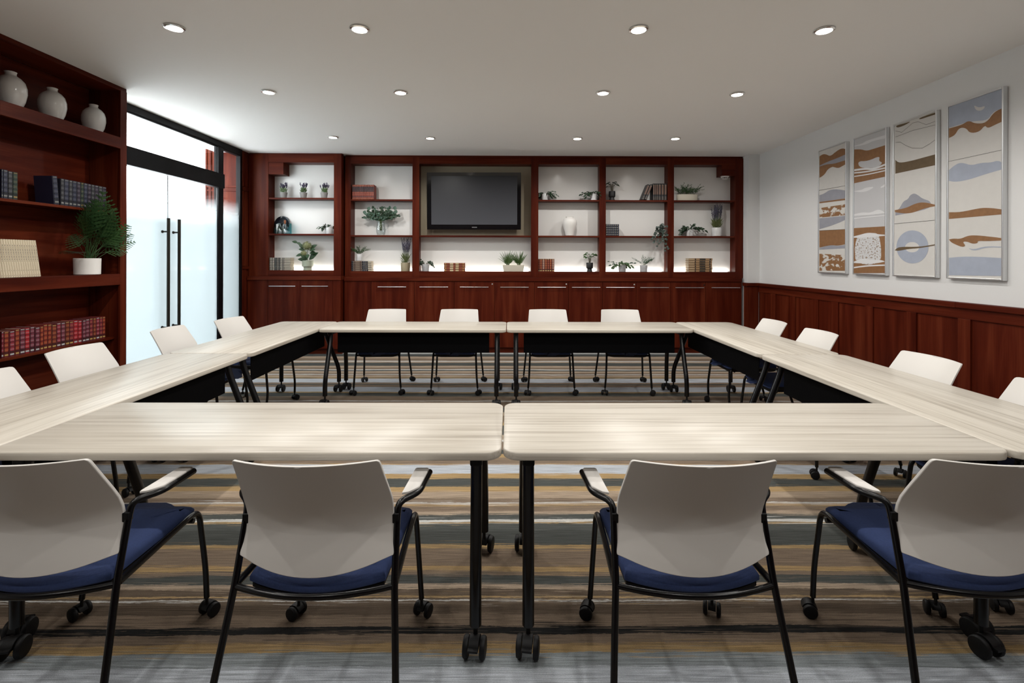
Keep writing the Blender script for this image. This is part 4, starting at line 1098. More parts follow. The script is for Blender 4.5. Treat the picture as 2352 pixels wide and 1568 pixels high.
book((SPX - 0.078, y1 - 0.034, ZB1 + 0.0015), (math.radians(-0.0), math.radians(-5.0), PI / 2), 0.045, 0.15, 0.225, dark_m[0], 'thick navy book leaning against the row of dark books, cover showing', 'dark books in the left bookcase')
# cream paperbacks
CRM = (0.62, 0.54, 0.40)
pb_m = bookmat('cream_paperback', CRM, edge=tuple(c / 0.22 for c in CRM), bands= [(0.04, (0.12, 0.10, 0.08)), (0.055, CRM), (0.42, (0.10, 0.085, 0.07)), (0.44, CRM), (0.455, (0.10, 0.085, 0.07)), (0.50, CRM), (0.515, (0.10, 0.085, 0.07)), (0.57, CRM), (0.585, (0.10, 0.085, 0.07)), (0.61, CRM),
    (0.625, (0.10, 0.085, 0.07)), (0.68, CRM), (0.695, (0.10, 0.085, 0.07)), (0.76, CRM), (0.775, (0.10, 0.085, 0.07)), (0.80, CRM), (0.815, (0.10, 0.085, 0.07)), (0.86, CRM)])
# printed title is a thin line down the middle of the spine
for nd in pb_m.node_tree.nodes:
    if nd.type == 'MATH' and nd.operation == 'LESS_THAN' and abs(nd.inputs[1].default_value - 0.36) < 1e-6: nd.inputs[1].default_value = 0.11
y0, y1 = BK0 + 0.046, onX(96, 640, -3.60).y - 0.004
n = 18; th = (y1 - y0) / n
INK = mat('black_print', (0.03, 0.026, 0.022), 0.7)
for i in range(n):
    me = text_mesh(str(4 + i), 0.008); me.materials.append(INK)
    book((-3.60 - 0.07, y0 + th * (i + 0.5), ZB2 + 0.0015), (0, math.radians(-9.0), PI / 2), th * 0.955, 0.14, 0.278, pb_m, 'cream paperback leaning left, %s from the left in its row' % ORD[i], 'cream paperbacks in the left bookcase', False, me)

# far shelves ---------------------------------------------------------------
def Yb(bay): return YLEFT if bay == 1 else YMAIN
def px2x(px, bay, dy=0.1): return onY(px, 500, Yb(bay) + dy).x
def stack(bay, lv, pxa, pxb, n, tpx, mt, what, grp, dy=0.102, dep=0.15, ribs=True, spine='front'):
    xa, xb = px2x(pxa, bay, dy - dep / 2), px2x(pxb, bay, dy - dep / 2)
    xa = max(xa, BAYX[bay][0] + 0.003)
    t = tpx * (Yb(bay) + dy - dep / 2) / F_PX
    z = SH[(bay, lv)]
    rg = random.Random(bay * 10 + lv)
    for k in range(n):
        h = (xb - xa) * rg.uniform(0.98, 1.0)
        book((xa + rg.uniform(0, 0.004), Yb(bay) + dy, z + t * (k + 0.5)), (0, PI / 2, 0), t * 0.965, dep, h, mt, '%s, %s from bottom' % (what, ORD[k]), grp, ribs)
    return z + n * t
DKB = (0.02, 0.022, 0.03)
WHT = (0.42, 0.38, 0.32); BKK = (0.016, 0.015, 0.018)
m1 = bookmat('black_cream_volume', (0.14, 0.12, 0.10), [(0.05, WHT), (0.12, BKK), (0.15, WHT), (0.24, BKK), (0.27, (0.10, 0.11, 0.11)), (0.33, BKK), (0.37, WHT), (0.40, BKK), (0.44, WHT), (0.46, BKK), (0.52, WHT), (0.62, BKK), (0.65, WHT), (0.68, BKK), (0.71, (0.45, 0.40, 0.33))])
stack(1, 3, 617.5, 667, 8, 3.68, m1, 'black and cream volume in the stack beside the sage pot', 'black and cream volumes in the left bay', dep=0.15, dy=0.102)
m2 = bookmat('brown_navy_volume', (0.15, 0.10, 0.07), [(0.0, (0.012, 0.014, 0.03)), (0.09, (0.30, 0.26, 0.2)), (0.11, (0.11, 0.06, 0.045)), (0.2, (0.22, 0.16, 0.12)), (0.42, (0.11, 0.06, 0.045)), (0.51, (0.3, 0.26, 0.2)), (0.53, (0.012, 0.014, 0.03)), (0.62, (0.2, 0.2, 0.2)), (0.65, (0.012, 0.014, 0.03)), (0.72, (0.3, 0.28, 0.24)), (0.75, (0.012, 0.014, 0.03)), (0.83, (0.50, 0.44, 0.34))])
ztop2 = stack(2, 3, 805.5, 853, 5, 4.75, m2, 'brown and navy volume under the small white fern pot', 'brown and navy volumes in the second bay', dep=0.15, dy=0.102)
m3 = bookmat('red_gilt_volume', (0.22, 0.05, 0.02), [(0.05, GOLD), (0.09, (0.22, 0.05, 0.02)), (0.28, (0.55, 0.45, 0.28)), (0.44, (0.22, 0.05, 0.02)), (0.55, (0.5, 0.4, 0.22)), (0.70, (0.22, 0.05, 0.02)), (0.9, GOLD), (0.94, (0.22, 0.05, 0.02))])
stack(3, 3, 1020, 1068, 4, 5.0, m3, 'red gilt volume in the stack below the television', 'red gilt volumes below the television')
NVB = (0.014, 0.020, 0.045)
nb = []
for k in range(6): nb += [(0.05 + k * 0.16, (0.30, 0.27, 0.18)), (0.09 + k * 0.16, NVB), (0.115 + k * 0.16, (0.05, 0.06, 0.10)), (0.15 + k * 0.16, NVB)]
m4 = bookmat('navy_gilt_volume', NVB, nb)
stack(5, 2, 1391.8, 1421.6, 5, 5.4, m4, 'navy gilt volume in the stack below the black pot', 'navy gilt volumes in the fifth bay', dep=0.14)
TANB = (0.36, 0.22, 0.11)
m5 = bookmat('tan_volume', TANB, [(0.0, (0.42, 0.30, 0.18)), (0.24, TANB), (0.26, BKK), (0.30, TANB), (0.31, BKK), (0.315, TANB), (0.46, (0.05, 0.04, 0.03)), (0.71, TANB), (0.88, BKK), (0.93, TANB), (0.95, BKK), (0.96, TANB)])
stack(6, 3, 1581.8, 1636.5, 6, 5.35, m5, 'tan volume with black labels in the right end bay', 'tan volumes in the right end bay')
def row(bay, lv, edges_, hpx, mts, what, grp, dep=0.15, dy=0.102, hj=0.0):
    z = SH[(bay, lv)]; rg = random.Random(3 * bay + lv)
    s = (Yb(bay) + dy - dep / 2) / F_PX
    for k in range(len(edges_) - 1):
        xa, xb = px2x(edges_[k], bay, dy - dep / 2), px2x(edges_[k + 1], bay, dy - dep / 2)
        book(((xa + xb) / 2, Yb(bay) + dy, z), (0, 0, 0), (xb - xa) * 0.94, dep, hpx * s * (1 - rg.uniform(0, hj)), mts[k % len(mts)], what % ORD[k], grp)
RD = (0.24, 0.035, 0.022)
m6 = bookmat('red_black_label_volume', RD, [(0.0, (0.30, 0.09, 0.04)), (0.10, RD), (0.14, (0.10, 0.03, 0.03)), (0.22, RD), (0.30, (0.36, 0.10, 0.05)), (0.36, RD), (0.42, (0.36, 0.10, 0.05)), (0.48, RD), (0.52, (0.02, 0.015, 0.022)), (0.60, (0.09, 0.03, 0.03)), (0.63, (0.02, 0.015, 0.022)), (0.86, RD), (0.90, (0.40, 0.13, 0.06)), (0.96, RD)])
row(2, 1, [808.8 + k * 49.6 / 15 for k in range(16)], 33.4, [m6], 'red black-labelled volume, %s from left on the second bay top shelf', 'red volumes on the second bay top shelf', hj=0.01)
m7 = [bookmat('red_set_%d' % i, b_, bands_std(b_, h_, (0.55, 0.42, 0.18))) for i, (b_, h_) in enumerate([((0.16, 0.02, 0.012), (0.24, 0.035, 0.02)), ((0.2, 0.014, 0.016), (0.34, 0.2, 0.16)), ((0.17, 0.03, 0.012), (0.30, 0.06, 0.02))])]
row(4, 3, [1237.2, 1240, 1245.6, 1251.6, 1257.3, 1262.4, 1267.6, 1273.8], 29.8, [m7[0], m7[2], m7[1], m7[2], m7[0], m7[2], m7[1]], 'red gilt book, %s from left in the row below the white vase', 'red gilt books below the white vase', hj=0.01)
BB = (0.035, 0.022, 0.016)
bb = [(0.0, BKK), (0.06, (0.25, 0.2, 0.16)), (0.09, BKK), (0.15, (0.2, 0.16, 0.13)), (0.18, BKK), (0.22, (0.1, 0.1, 0.1)), (0.24, BKK), (0.34, (0.16, 0.09, 0.065)), (0.90, (0.34, 0.27, 0.2)), (0.92, BKK)]
m8 = bookmat('black_brown_volume', BKK, bb)
row(5, 1, [1499.5, 1504.5, 1508.6, 1512.3, 1518.8, 1525.6, 1532.0], 38.4, [m8], 'black and brown volume, %s upright one in the fifth bay', 'black and brown volumes in the fifth bay')
for k, (pxb, tl) in enumerate(((1476.5, 22), (1482.8, 22))):
    x = px2x(pxb, 5, 0.02)
    book((x, Yb(5) + 0.095, SH[(5, 1)] + 0.009), (0, math.radians(tl), 0), 0.036, 0.15, 0.245, m8, ['black and brown volume leaning, the farther out of two', 'black and brown volume leaning, the one touching the upright row'][k], 'black and brown volumes in the fifth bay')
# ------------------------------------------------------------------ pots, vases and plants
def leafmat(name, col, var=0.35):
    mt = mat(name, col, 0.5, noise=var, nscale=(25, 25, 25))
    return mt
LG = leafmat('leaf_green', (0.035, 0.085, 0.022)); LD = leafmat('leaf_dark', (0.014, 0.040, 0.016)); LE = leafmat('leaf_eucalyptus', (0.055, 0.11, 0.075))
LF = leafmat('leaf_fern', (0.055, 0.11, 0.022)); LS = leafmat('leaf_silver', (0.10, 0.16, 0.11)); LV = leafmat('lavender_bloom', (0.075, 0.065, 0.115)); LO = leafmat('olive_leaf', (0.11, 0.13, 0.045))
LFD = leafmat('shade_fern', (0.028, 0.078, 0.024)); LFN = leafmat('fern_light', (0.045, 0.10, 0.030)); LHY = leafmat('hydrangea_bloom', (0.26, 0.28, 0.13)); LHY2 = leafmat('hydrangea_leaf', (0.035, 0.075, 0.035))
LEU = leafmat('grey_green_leaf', (0.035, 0.055, 0.045))
STEM = mat('stem_brown', (0.07, 0.06, 0.03), 0.8); STEMG = mat('stem_green', (0.06, 0.10, 0.03), 0.7)
CONC = mat('grey_concrete', (0.27, 0.26, 0.25), 0.8, noise=0.15, nscale=(30, 30, 30)); BLKPOT = mat('black_matte_pot', (0.010, 0.010, 0.011), 0.55)
SAGE = mat('sage_glaze', (0.42, 0.46, 0.36), 0.35); TANP = mat('tan_pot', (0.30, 0.25, 0.16), 0.6); CRMP = mat('cream_pot', (0.62, 0.58, 0.48), 0.55)
GRYP = mat('grey_pot', (0.42, 0.42, 0.43), 0.6, noise=0.25, nscale=(40, 40, 40)); WHP = mat('white_pot', (0.66, 0.66, 0.66), 0.3)
def leaf_mesh(name, wid, fold=0.12, tip=1.0, curl=0.15):
    prof = [(0.0, 0.03), (0.18, 0.6), (0.42, 1.0), (0.68, 0.78), (0.88, 0.36), (1.0, 0.0)]
    V = []; Fc = []
    for t, w_ in prof:
        z = -curl * t * t
        V += [(-w_ * wid / 2, t, z + fold * w_ * wid), (0, t, z), (w_ * wid / 2, t, z + fold * w_ * wid)]
    for i in range(len(prof) - 1):
        a = i * 3
        Fc += [(a, a + 1, a + 4, a + 3), (a + 1, a + 2, a + 5, a + 4)]
    m_ = MB(); m_.add(V, Fc)
    return m_
_lm = {}
def leaf_data(kind, mt):
    k = (kind, mt.name)
    if k not in _lm:
        wid, fold, curl = {'oval': (0.62, 0.18, 0.15), 'round': (0.95, 0.10, 0.05), 'lance': (0.32, 0.2, 0.25), 'heart': (0.85, 0.2, 0.2)}[kind]
        me = leaf_mesh('leaf', wid, fold, 1, curl).mesh('leaf', True); me.materials.append(mt); _lm[k] = me
    return _lm[k]
def frame(d, up=Vector((0, 0, 1))):
    d = d.normalized()
    x = d.cross(up)
    if x.length < 1e-3: x = Vector((1, 0, 0))
    x.normalize(); z = x.cross(d)
    return Matrix(((x.x, d.x, z.x), (x.y, d.y, z.y), (x.z, d.z, z.z))).to_4x4()
def add_leaf(root, p, d, L, kind, mt, up=Vector((0, 0, 1))):
    d = Vector(d); p = Vector(p)
    if root.location.y > 7.0:            # keep the leaf clear of the back panel
        yb_ = (YLEFT if root.location.y < YMAIN + 0.01 and root.location.x < st1[1][1] else YMAIN) + DEP - 0.012 - root.location.y
        p.y = min(p.y, yb_ - 0.004)
        if p.y + d.normalized().y * L > yb_: d.y = -abs(d.y)
    o = link_mesh('leaf', leaf_data(kind, mt), None, root)
    o.matrix_basis = Matrix.Translation(p) @ frame(Vector(d), up) @ Matrix.Scale(L, 4)
    return o
def curve(p0, d0, L, droop, n=6, sway=None):
    pts = [Vector(p0)]; d = Vector(d0).normalized()
    for k in range(n):
        d = (d + Vector((0, 0, -droop / n)) + (sway or Vector((0, 0, 0))) / n).normalized()
        pts.append(pts[-1] + d * (L / n))
    return pts
def pot(root, prof, mt, n=28, soil=True, sx=1, sy=1, part='pot'):
    inner = [(prof[-1][0] - 0.006, prof[-1][1]), (prof[-1][0] - 0.007, prof[-1][1] - 0.012)]
    MB().lathe(list(prof) + inner, n, sx=sx, sy=sy).obj(part, mt, root, smooth=True)
    if soil:
        z = prof[-1][1] - 0.011
        MB().lathe([(prof[-1][0] - 0.009, z - 0.004), (prof[-1][0] - 0.009, z), (0.002, z + 0.004)], 16, sx=sx, sy=sy).obj('soil', SOIL, root)
def cyl(r0, r1, h): return [(r0 * 0.9, 0), (r0, 0.003), (r0 * 0.5 + r1 * 0.5, h * 0.5), (r1, h - 0.003), (r1 - 0.002, h)]
def plant(name, px, bay, lv, label, dy=0.1, cat='potted plant', z=None, group=None):
    return empty(name, (px2x(px, bay, dy), Yb(bay) + dy, SH[(bay, lv)] if z is None else z), 0, label, cat, group)
S = 7.57 / F_PX         # metres per pixel on the far shelves
def lavender(root, z0, r, h, n, seed, bloom=LV, spread=0.35, leafh=0.45, bl=0.35):
    rg = random.Random(seed); st = MB(); fl = MB(); lf = MB()
    for k in range(n):
        a = rg.uniform(0, 2 * PI); q = rg.uniform(0.1, 1)
        p0 = Vector((math.cos(a) * r * 0.6 * q, math.sin(a) * r * 0.6 * q, z0 - 0.012))
        d = Vector((math.cos(a) * spread * q, math.sin(a) * spread * q * 0.5, 1))
        hh = (h + 0.012) * rg.uniform(0.72, 1.0) / max(1.0, d.length * 0.98)
        pts = curve(p0, d, hh, 0.15, 5)
        st.tube(pts, 0.0012, 4)
        m_ = int(6 + bl * 14)
        for j in range(m_):
            t = 1 - bl * j / m_
            i = min(int(t * 5), 4); q_ = pts[i].lerp(pts[i + 1], t * 5 - i)
            rr = 0.0045 + 0.004 * math.sin(PI * min(1, (j + 1) / m_))
            o_ = Vector((rg.uniform(-1, 1), rg.uniform(-1, 1), rg.uniform(-.4, .4))) * rr * 0.7
            fl.lathe([(0.0008, -rr), (rr * 0.8, -rr * 0.2), (rr * 0.5, rr * 0.6), (0.0006, rr)], 5, q_ + o_)
    for k in range(n * 5):
        a = rg.uniform(0, 2 * PI); q = rg.uniform(0.2, 1)
        p0 = Vector((math.cos(a) * r * 0.7 * q, math.sin(a) * r * 0.7 * q, z0 - 0.01 + rg.uniform(0, h * leafh * 0.6)))
        d = Vector((math.cos(a) * rg.uniform(.2, .9), math.sin(a) * rg.uniform(.2, .6), 1))
        L = rg.uniform(0.3, 0.6) * h * leafh
        x = d.normalized().cross(Vector((0, 1, 0.2))).normalized() * 0.0035
        e = p0 + d.normalized() * L
        lf.add([p0 - x * 0.4, p0 + x * 0.4, p0.lerp(e, 0.6) + x, e, p0.lerp(e, 0.6) - x], [(0, 1, 2, 3, 4)])
    st.obj('stems', STEMG, root); fl.obj('flower_spikes', bloom, root, smooth=True); lf.obj('foliage', LO if bloom is LV and bl > 0.4 else LF, root)
def broad(root, z0, seed, n, L, reach, rise, kind, mt, droop=0.9, dirs=None, per=5, r=0.02, flat=0.45):
    rg = random.Random(seed); st = MB()
    for k in range(n):
        a = dirs[k % len(dirs)] + rg.uniform(-.3, .3) if dirs else rg.uniform(0, 2 * PI)
        d = Vector((math.cos(a), math.sin(a) * flat, rg.uniform(0.5, 1.4) * rise))
        ln = reach * rg.uniform(0.6, 1.0)
        pts = curve(Vector((math.cos(a) * r * .5, math.sin(a) * r * .4, z0 - 0.008)), d, ln, droop, 6)
        st.tube(pts, 0.0014, 4)
        for j in range(per):
            t = 0.25 + 0.75 * (j + 1) / per
            i = min(int(t * 6 - 1e-6), 5); q = pts[i].lerp(pts[i + 1], t * 6 - i)
            tang = (pts[i + 1] - pts[i]).normalized()
            side = tang.cross(Vector((0, 0, 1)))
            if side.length < 0.1: side = Vector((1, 0, 0))
            side = side.normalized() * (1 if j % 2 else -1)
            dl = tang * rg.uniform(.2, .9) + side * rg.uniform(.3, .9) + Vector((0, -0.25, rg.uniform(-.25, .45)))
            if j == per - 1: dl = tang
            add_leaf(root, q, dl, L * rg.uniform(0.75, 1.1), kind, mt, Vector((rg.uniform(-.3, .3), -0.7, rg.uniform(.3, 1))))
    st.obj('stems', STEM, root)
def feathery(root, z0, seed, n, h, spread, mt, bend=0.8, rx=0.02, dirs=None, dens=26, needle=0.022, flat=0.6, cx=0.0):
    rg = random.Random(seed); st = MB(); lf = MB()
    for k in range(n):
        a = rg.uniform(0, 2 * PI) if dirs is None else dirs[k % len(dirs)] + rg.uniform(-.25, .25)
        d = Vector((math.cos(a) * spread, math.sin(a) * spread * flat, 1))
        ln = h * rg.uniform(0.65, 1.0)
        pts = curve(Vector((cx + rg.uniform(-rx, rx), rg.uniform(-.01, .01), z0 - 0.01)), d, ln, bend * rg.uniform(.5, 1.2), 8, Vector((math.cos(a), math.sin(a) * flat, 0)) * 0.5)
        for q_ in pts: q_.y = min(q_.y, 0.06)
        st.tube(pts, 0.0011, 4)
        for j in range(dens):
            t = 0.22 + 0.78 * j / dens
            i = min(int(t * 8), 7); q = pts[i].lerp(pts[i + 1], t * 8 - i)
            tang = (pts[i + 1] - pts[i]).normalized()
            side = Vector((rg.uniform(-1, 1), rg.uniform(-.6, .6), rg.uniform(-.5, .7)))
            e = q + (tang * 0.6 + side).normalized() * needle * rg.uniform(.6, 1.1) * (1.15 - 0.6 * t)
            w_ = (e - q).cross(Vector((0, 1, 0)))
            w_ = w_.normalized() * 0.0022 if w_.length > 1e-5 else Vector((0.002, 0, 0))
            lf.add([q, q.lerp(e, .5) + w_, e, q.lerp(e, .5) - w_], [(0, 1, 2, 3)])
    st.obj('stems', STEMG, root); lf.obj('foliage', mt, root)
def frond(root, p0, d, L, droop, mt, wid=0.3, n=13, sway=None, taper=1.0, cut=0):
    """one fern frond: a rachis with paired leaflets, one part"""
    pts = curve(p0, d, L, droop, 10, sway)
    f = MB(); f.tube(pts, [0.0022 * (1 - 0.7 * k / 10) for k in range(11)], 5)
    start = 0.48 if cut else 0.22
    for j in range(n):
        t = start + (1 - start) * (j + 0.5) / n
        i = min(int(t * 10), 9); q = pts[i].lerp(pts[i + 1], t * 10 - i)
        tang = (pts[i + 1] - pts[i]).normalized()
        s_ = tang.cross(Vector((0.15, -0.75, 0.6)))
        if s_.length < 0.05: s_ = Vector((1, 0, 0))
        s_.normalize()
        nrm = s_.cross(tang)
        shape = (1 - t) ** 0.8 * (min(1, (t - start) / 0.12 + 0.45))
        ln = L * wid * (shape + 0.06) * 1.25
        for sg in (-1, 1):
            dd = (s_ * sg + tang * 0.55).normalized()
            wv = tang * (L * (1 - start) / n * 0.62)
            e = q + dd * ln - nrm * ln * 0.12
            if cut:
                P = [q - wv * 0.5]; m2 = 4
                top = []; bot = []
                for c_ in range(m2):
                    a0 = (c_ + 0.35) / m2; a1 = (c_ + 0.85) / m2
                    sc = 1 - 0.75 * a0
                    top += [q.lerp(e, a0) + wv * 0.85 * sc, q.lerp(e, a1) + wv * 0.15 * sc]
                    bot += [q.lerp(e, a0) - wv * 0.85 * sc, q.lerp(e, a1) - wv * 0.15 * sc]
                poly = [q + wv * .3] + top + [e] + bot[::-1] + [q - wv * .3]
                f.add(poly, [tuple(range(len(poly)))])
            else:
                m_ = q.lerp(e, .35)
                f.add([q - wv * .35, m_ - wv * .6, e, m_ + wv * .6, q + wv * .35], [(0, 1, 2, 3, 4)])
    return f.obj('frond', mt, root)

# --- left bookcase: three white vases and the large fern
for k, (pxv, sc, lab) in enumerate(((24, 1.02, 'white glazed round vase on the left bookcase top shelf, cut by the frame edge'), (120, 1.0, 'white glazed round vase in the middle of the three on the left bookcase'), (215, 0.96, 'white glazed round vase nearest the glass doors on the left bookcase'))):
    p = onX(pxv, 260, -3.66)
    v = empty('vase', (-3.66, p.y, ZV), 0, lab, 'vase', 'white vases on the left bookcase')
    pr = [(0.05, 0), (0.062, 0.004), (0.080, 0.05), (0.0905, 0.105), (0.090, 0.145), (0.080, 0.185), (0.060, 0.212), (0.040, 0.226), (0.033, 0.234), (0.0325, 0.246), (0.036, 0.256), (0.034, 0.258), (0.029, 0.250), (0.027, 0.235)]
    MB().lathe([(r * sc, z * sc) for r, z in pr], 40).obj('body', CERAM, v, smooth=True)
    MB().lathe([(0.026 * sc, 0.228 * sc), (0.026 * sc, 0.2335 * sc)], 20).obj('mouth', BLKPLAST, v)
p = onX(200.5, 632, -3.628)
fr_ = empty('potted_fern', (-3.628, p.y, ZB2), 0, 'large dark green fern in a ribbed white pot in the left bookcase', 'potted plant')
prf = [(0.078, 0)]
for k in range(22): prf += [(0.0905 + (0.0012 if k % 2 else 0) + 0.003 * k / 22, 0.004 + 0.134 * k / 21)]
prf += [(0.0925, 0.141)]
pot(fr_, prf, MATTEW)
rg = random.Random(11)
fern_fr = []
for k in range(30):                       # airy, upright fronds with two long side ones
    a_ = rg.uniform(-1.45, 1.45)
    q_ = (k / 29.0) ** 0.8
    fern_fr.append((0.12 + 0.45 * q_ * math.cos(a_), 0.75 * q_ * math.sin(a_), 1.25 - 0.55 * q_, rg.uniform(0.30, 0.40) + 0.16 * (1 - q_)))
fern_fr += [(0.25, -1.0, 0.42, 0.40), (0.30, 0.75, 0.50, 0.36), (0.10, 0.05, 1.5, 0.60), (0.2, -0.2, 1.4, 0.52)]
for k, (dx_, dy_, dz_, L) in enumerate(fern_fr):
    frond(fr_, Vector((rg.uniform(0.0, .045), rg.uniform(-.045, .045), 0.13)), Vector((dx_, dy_, dz_)), L, 0.35 + 0.35 * rg.random(), [LFD, LG, LFN][k % 3], 0.40, 7, None, 1, 1)

# --- bay 1
for k, pxp in enumerate((651.5, 697, 744.5)):
    r = plant('potted_lavender', pxp, 1, 1, 'small potted lavender, %s of three on the left bay top shelf' % ['left one', 'middle one', 'right one'][k], 0.09, group='small lavender pots')
    pot(r, cyl(0.040, 0.054, 0.086), CONC)
    lavender(r, 0.08, 0.05, 0.16, 15, 20 + k, LV, 0.3, 0.62, 0.36)
zsh = SH[(1, 2)]
def glassbox(root, name, w_, d_, h, mt, base=0.012):
    rings = []
    for ins, z in ((0.004, 0), (0, 0.004), (0, h - 0.004), (0.003, h)):
        rings.append([(x, y, z) for x, y in rrect(w_ / 2 - ins, d_ / 2 - ins, 0.008, 4)])
    return MB().rings(rings).obj(name, mt, root, smooth=True)
gv = empty('glass_vase', (px2x(650.5, 1, 0.13), YLEFT + 0.13, zsh), 0, 'square teal glass vase behind the little bottles on the left bay shelf', 'vase')
glassbox(gv, 'body', 36.5 * S * 0.985, 0.05, 24 * S, TEALG)
g2 = empty('glass_jar', (px2x(642, 1, 0.085), YLEFT + 0.085, zsh), 0, 'smoky square glass jar left of the corked bottle', 'jar')
glassbox(g2, 'body', 15 * S, 0.035, 22.5 * S, SMOKEG)
g3 = empty('glass_bottle', (px2x(654.5, 1, 0.06), YLEFT + 0.06, zsh), 0, 'small clear glass bottle with a cork stopper in front of the teal vase', 'bottle')
glassbox(g3, 'body', 9 * S, 0.03, 22 * S, VGLASS)
MB().lathe([(0.011, 22 * S), (0.010, 23.5 * S), (0.012, 25 * S), (0.016, 27 * S), (0.013, 30 * S), (0.004, 31 * S)], 14).obj('stopper', mat('cork_amber', (0.35, 0.12, 0.05), 0.5), g3, smooth=True)
pd = empty('glass_plate', (px2x(648, 1, 0.175), YLEFT + 0.178, zsh), 0, 'dark blue glass disc leaning behind the teal vase', 'plate')
pdm = MB().lathe([(0.085, 0.0), (0.115, 0.003), (0.118, 0.007), (0.10, 0.009), (0.06, 0.006), (0.002, 0.005)], 36).obj('disc', mat('inky_blue_glass', (0.004, 0.008, 0.016), 0.05, coat=0.8), pd, smooth=True)
pdm.rotation_euler = (math.radians(80), math.radians(0), 0); pdm.location = (0, 0, 0.158)
MB().box(-0.03, 0.03, -0.012, 0.012, 0, 0.044).obj('stand', BLKPLAST, pd, bevel=0.003)
r = plant('potted_vine', 756.5, 1, 2, 'small trailing plant in a white pot at the left bay edge', 0.1)
pot(r, cyl(0.044, 0.050, 0.10), WHP)
broad(r, 0.10, 31, 13, 0.045, 0.12, 0.8, 'oval', LD, 1.4, per=4)
broad(r, 0.10, 32, 2, 0.05, 0.22, 0.45, 'lance', LG, 0.5, dirs=[PI], per=4)
r = plant('potted_hydrangea', 707, 1, 3, 'green hydrangea bouquet in a stepped sage pot in the left bay', 0.1)
pot(r, [(0.056, 0), (0.06, 0.003), (0.06, 0.05), (0.066, 0.054), (0.077, 0.058), (0.080, 0.065), (0.080, 0.148), (0.078, 0.15)], SAGE)
rg = random.Random(5)
bl = MB(); core = MB()
for c_, R_ in (((-0.0, -0.02, 0.37), 0.068), ((-0.045, -0.03, 0.255), 0.045)):
    for k in range(260 if R_ > .05 else 120):
        u = Vector((rg.gauss(0, 1), rg.gauss(0, 1), rg.gauss(0, 1))).normalized()
        q = Vector(c_) + u * R_ * rg.uniform(.85, 1.05)
        t1 = u.orthogonal().normalized(); t2 = u.cross(t1); s_ = rg.uniform(0.009, 0.014)
        a_ = rg.uniform(0, PI)
        e1 = t1 * math.cos(a_) + t2 * math.sin(a_); e2 = -t1 * math.sin(a_) + t2 * math.cos(a_)
        bl.add([q + e1 * s_, q + (e1 + e2) * s_ * .3 + u * .002, q + e2 * s_, q + (e2 - e1) * s_ * .3 + u * .002, q - e1 * s_, q - (e1 + e2) * s_ * .3 + u * .002, q - e2 * s_, q + (e1 - e2) * s_ * .3 + u * .002], [tuple(range(8))])
    core.lathe([(0.002, -R_ * .8), (R_ * .6, -R_ * .5), (R_ * .78, 0), (R_ * .6, R_ * .5), (0.002, R_ * .8)], 12, c_)
bl.obj('flower_heads', LHY, r); core.obj('flower_core', LHY, r)
hl = [((-0.02, -0.02, 0.15), (-1.0, -0.3, 0.25), 0.115), ((0.0, -0.03, 0.155), (-0.35, -0.6, 0.5), 0.12), ((0.03, -0.03, 0.155), (0.5, -0.5, 0.35), 0.11), ((0.03, 0, 0.16), (1.0, -0.2, 0.95), 0.17), ((0.03, 0, 0.26), (0.9, -0.4, 0.1), 0.11),
      ((0.04, 0, 0.31), (0.9, -0.2, 0.75), 0.13), ((0.04, -0.02, 0.30), (0.9, -0.5, 0.15), 0.11), ((-0.05, -0.02, 0.33), (-0.6, -0.4, 0.7), 0.10), ((-0.09, -0.02, 0.385), (-0.5, -0.2, 0.3), 0.075), ((-0.14, -0.02, 0.41), (-0.8, -0.3, 0.3), 0.085), ((-0.06, -0.03, 0.235), (-0.9, -0.4, -0.15), 0.10), ((-0.03, -0.03, 0.30), (-0.9, -0.3, 0.25), 0.09), ((0.02, -0.05, 0.24), (0.3, -0.8, -0.5), 0.10)]
for p_, d_, L in hl: add_leaf(r, Vector(p_), d_, L, 'oval', LHY2, Vector((0, -0.8, 0.6)))
MB().tube([(0, 0, 0.14), (0, -0.01, 0.30)], 0.004, 6).tube([(0, 0, 0.15), (-0.06, -0.01, 0.32), (-0.15, -0.02, 0.415)], 0.003, 6).tube([(0, 0, .15), (-.045, -.02, .24)], 0.003, 6).obj('stems', STEMG, r)

# --- bay 2
zsh = SH[(2, 2)]
pj = empty('glass_pitcher', (px2x(875, 2, 0.1), YMAIN + 0.1, zsh), 0, 'clear glass pitcher holding eucalyptus on the second bay shelf', 'pitcher')
MB().lathe([(0.048, 0), (0.058, 0.004), (0.070, 0.045), (0.073, 0.09), (0.064, 0.145), (0.056, 0.18), (0.060, 0.205), (0.062, 0.214), (0.059, 0.214), (0.053, 0.18), (0.061, 0.145), (0.070, 0.09), (0.067, 0.045), (0.055, 0.014), (0.01, 0.012)], 32).obj('body', VGLASS, pj, smooth=True)
MB().tube(fillet([(0.060, 0, 0.175), (0.10, 0, 0.185), (0.115, 0, 0.14), (0.088, 0, 0.095), (0.068, 0, 0.085)], 0.04, 6), 0.006, 8).obj('handle', VGLASS, pj, smooth=True)
bq = empty('eucalyptus_bouquet', (px2x(875, 2, 0.1), YMAIN + 0.1, zsh + 0.016), 0, 'bouquet of round-leaved eucalyptus in the glass pitcher', 'bouquet')
rg = random.Random(17); st = MB(); bd = MB()
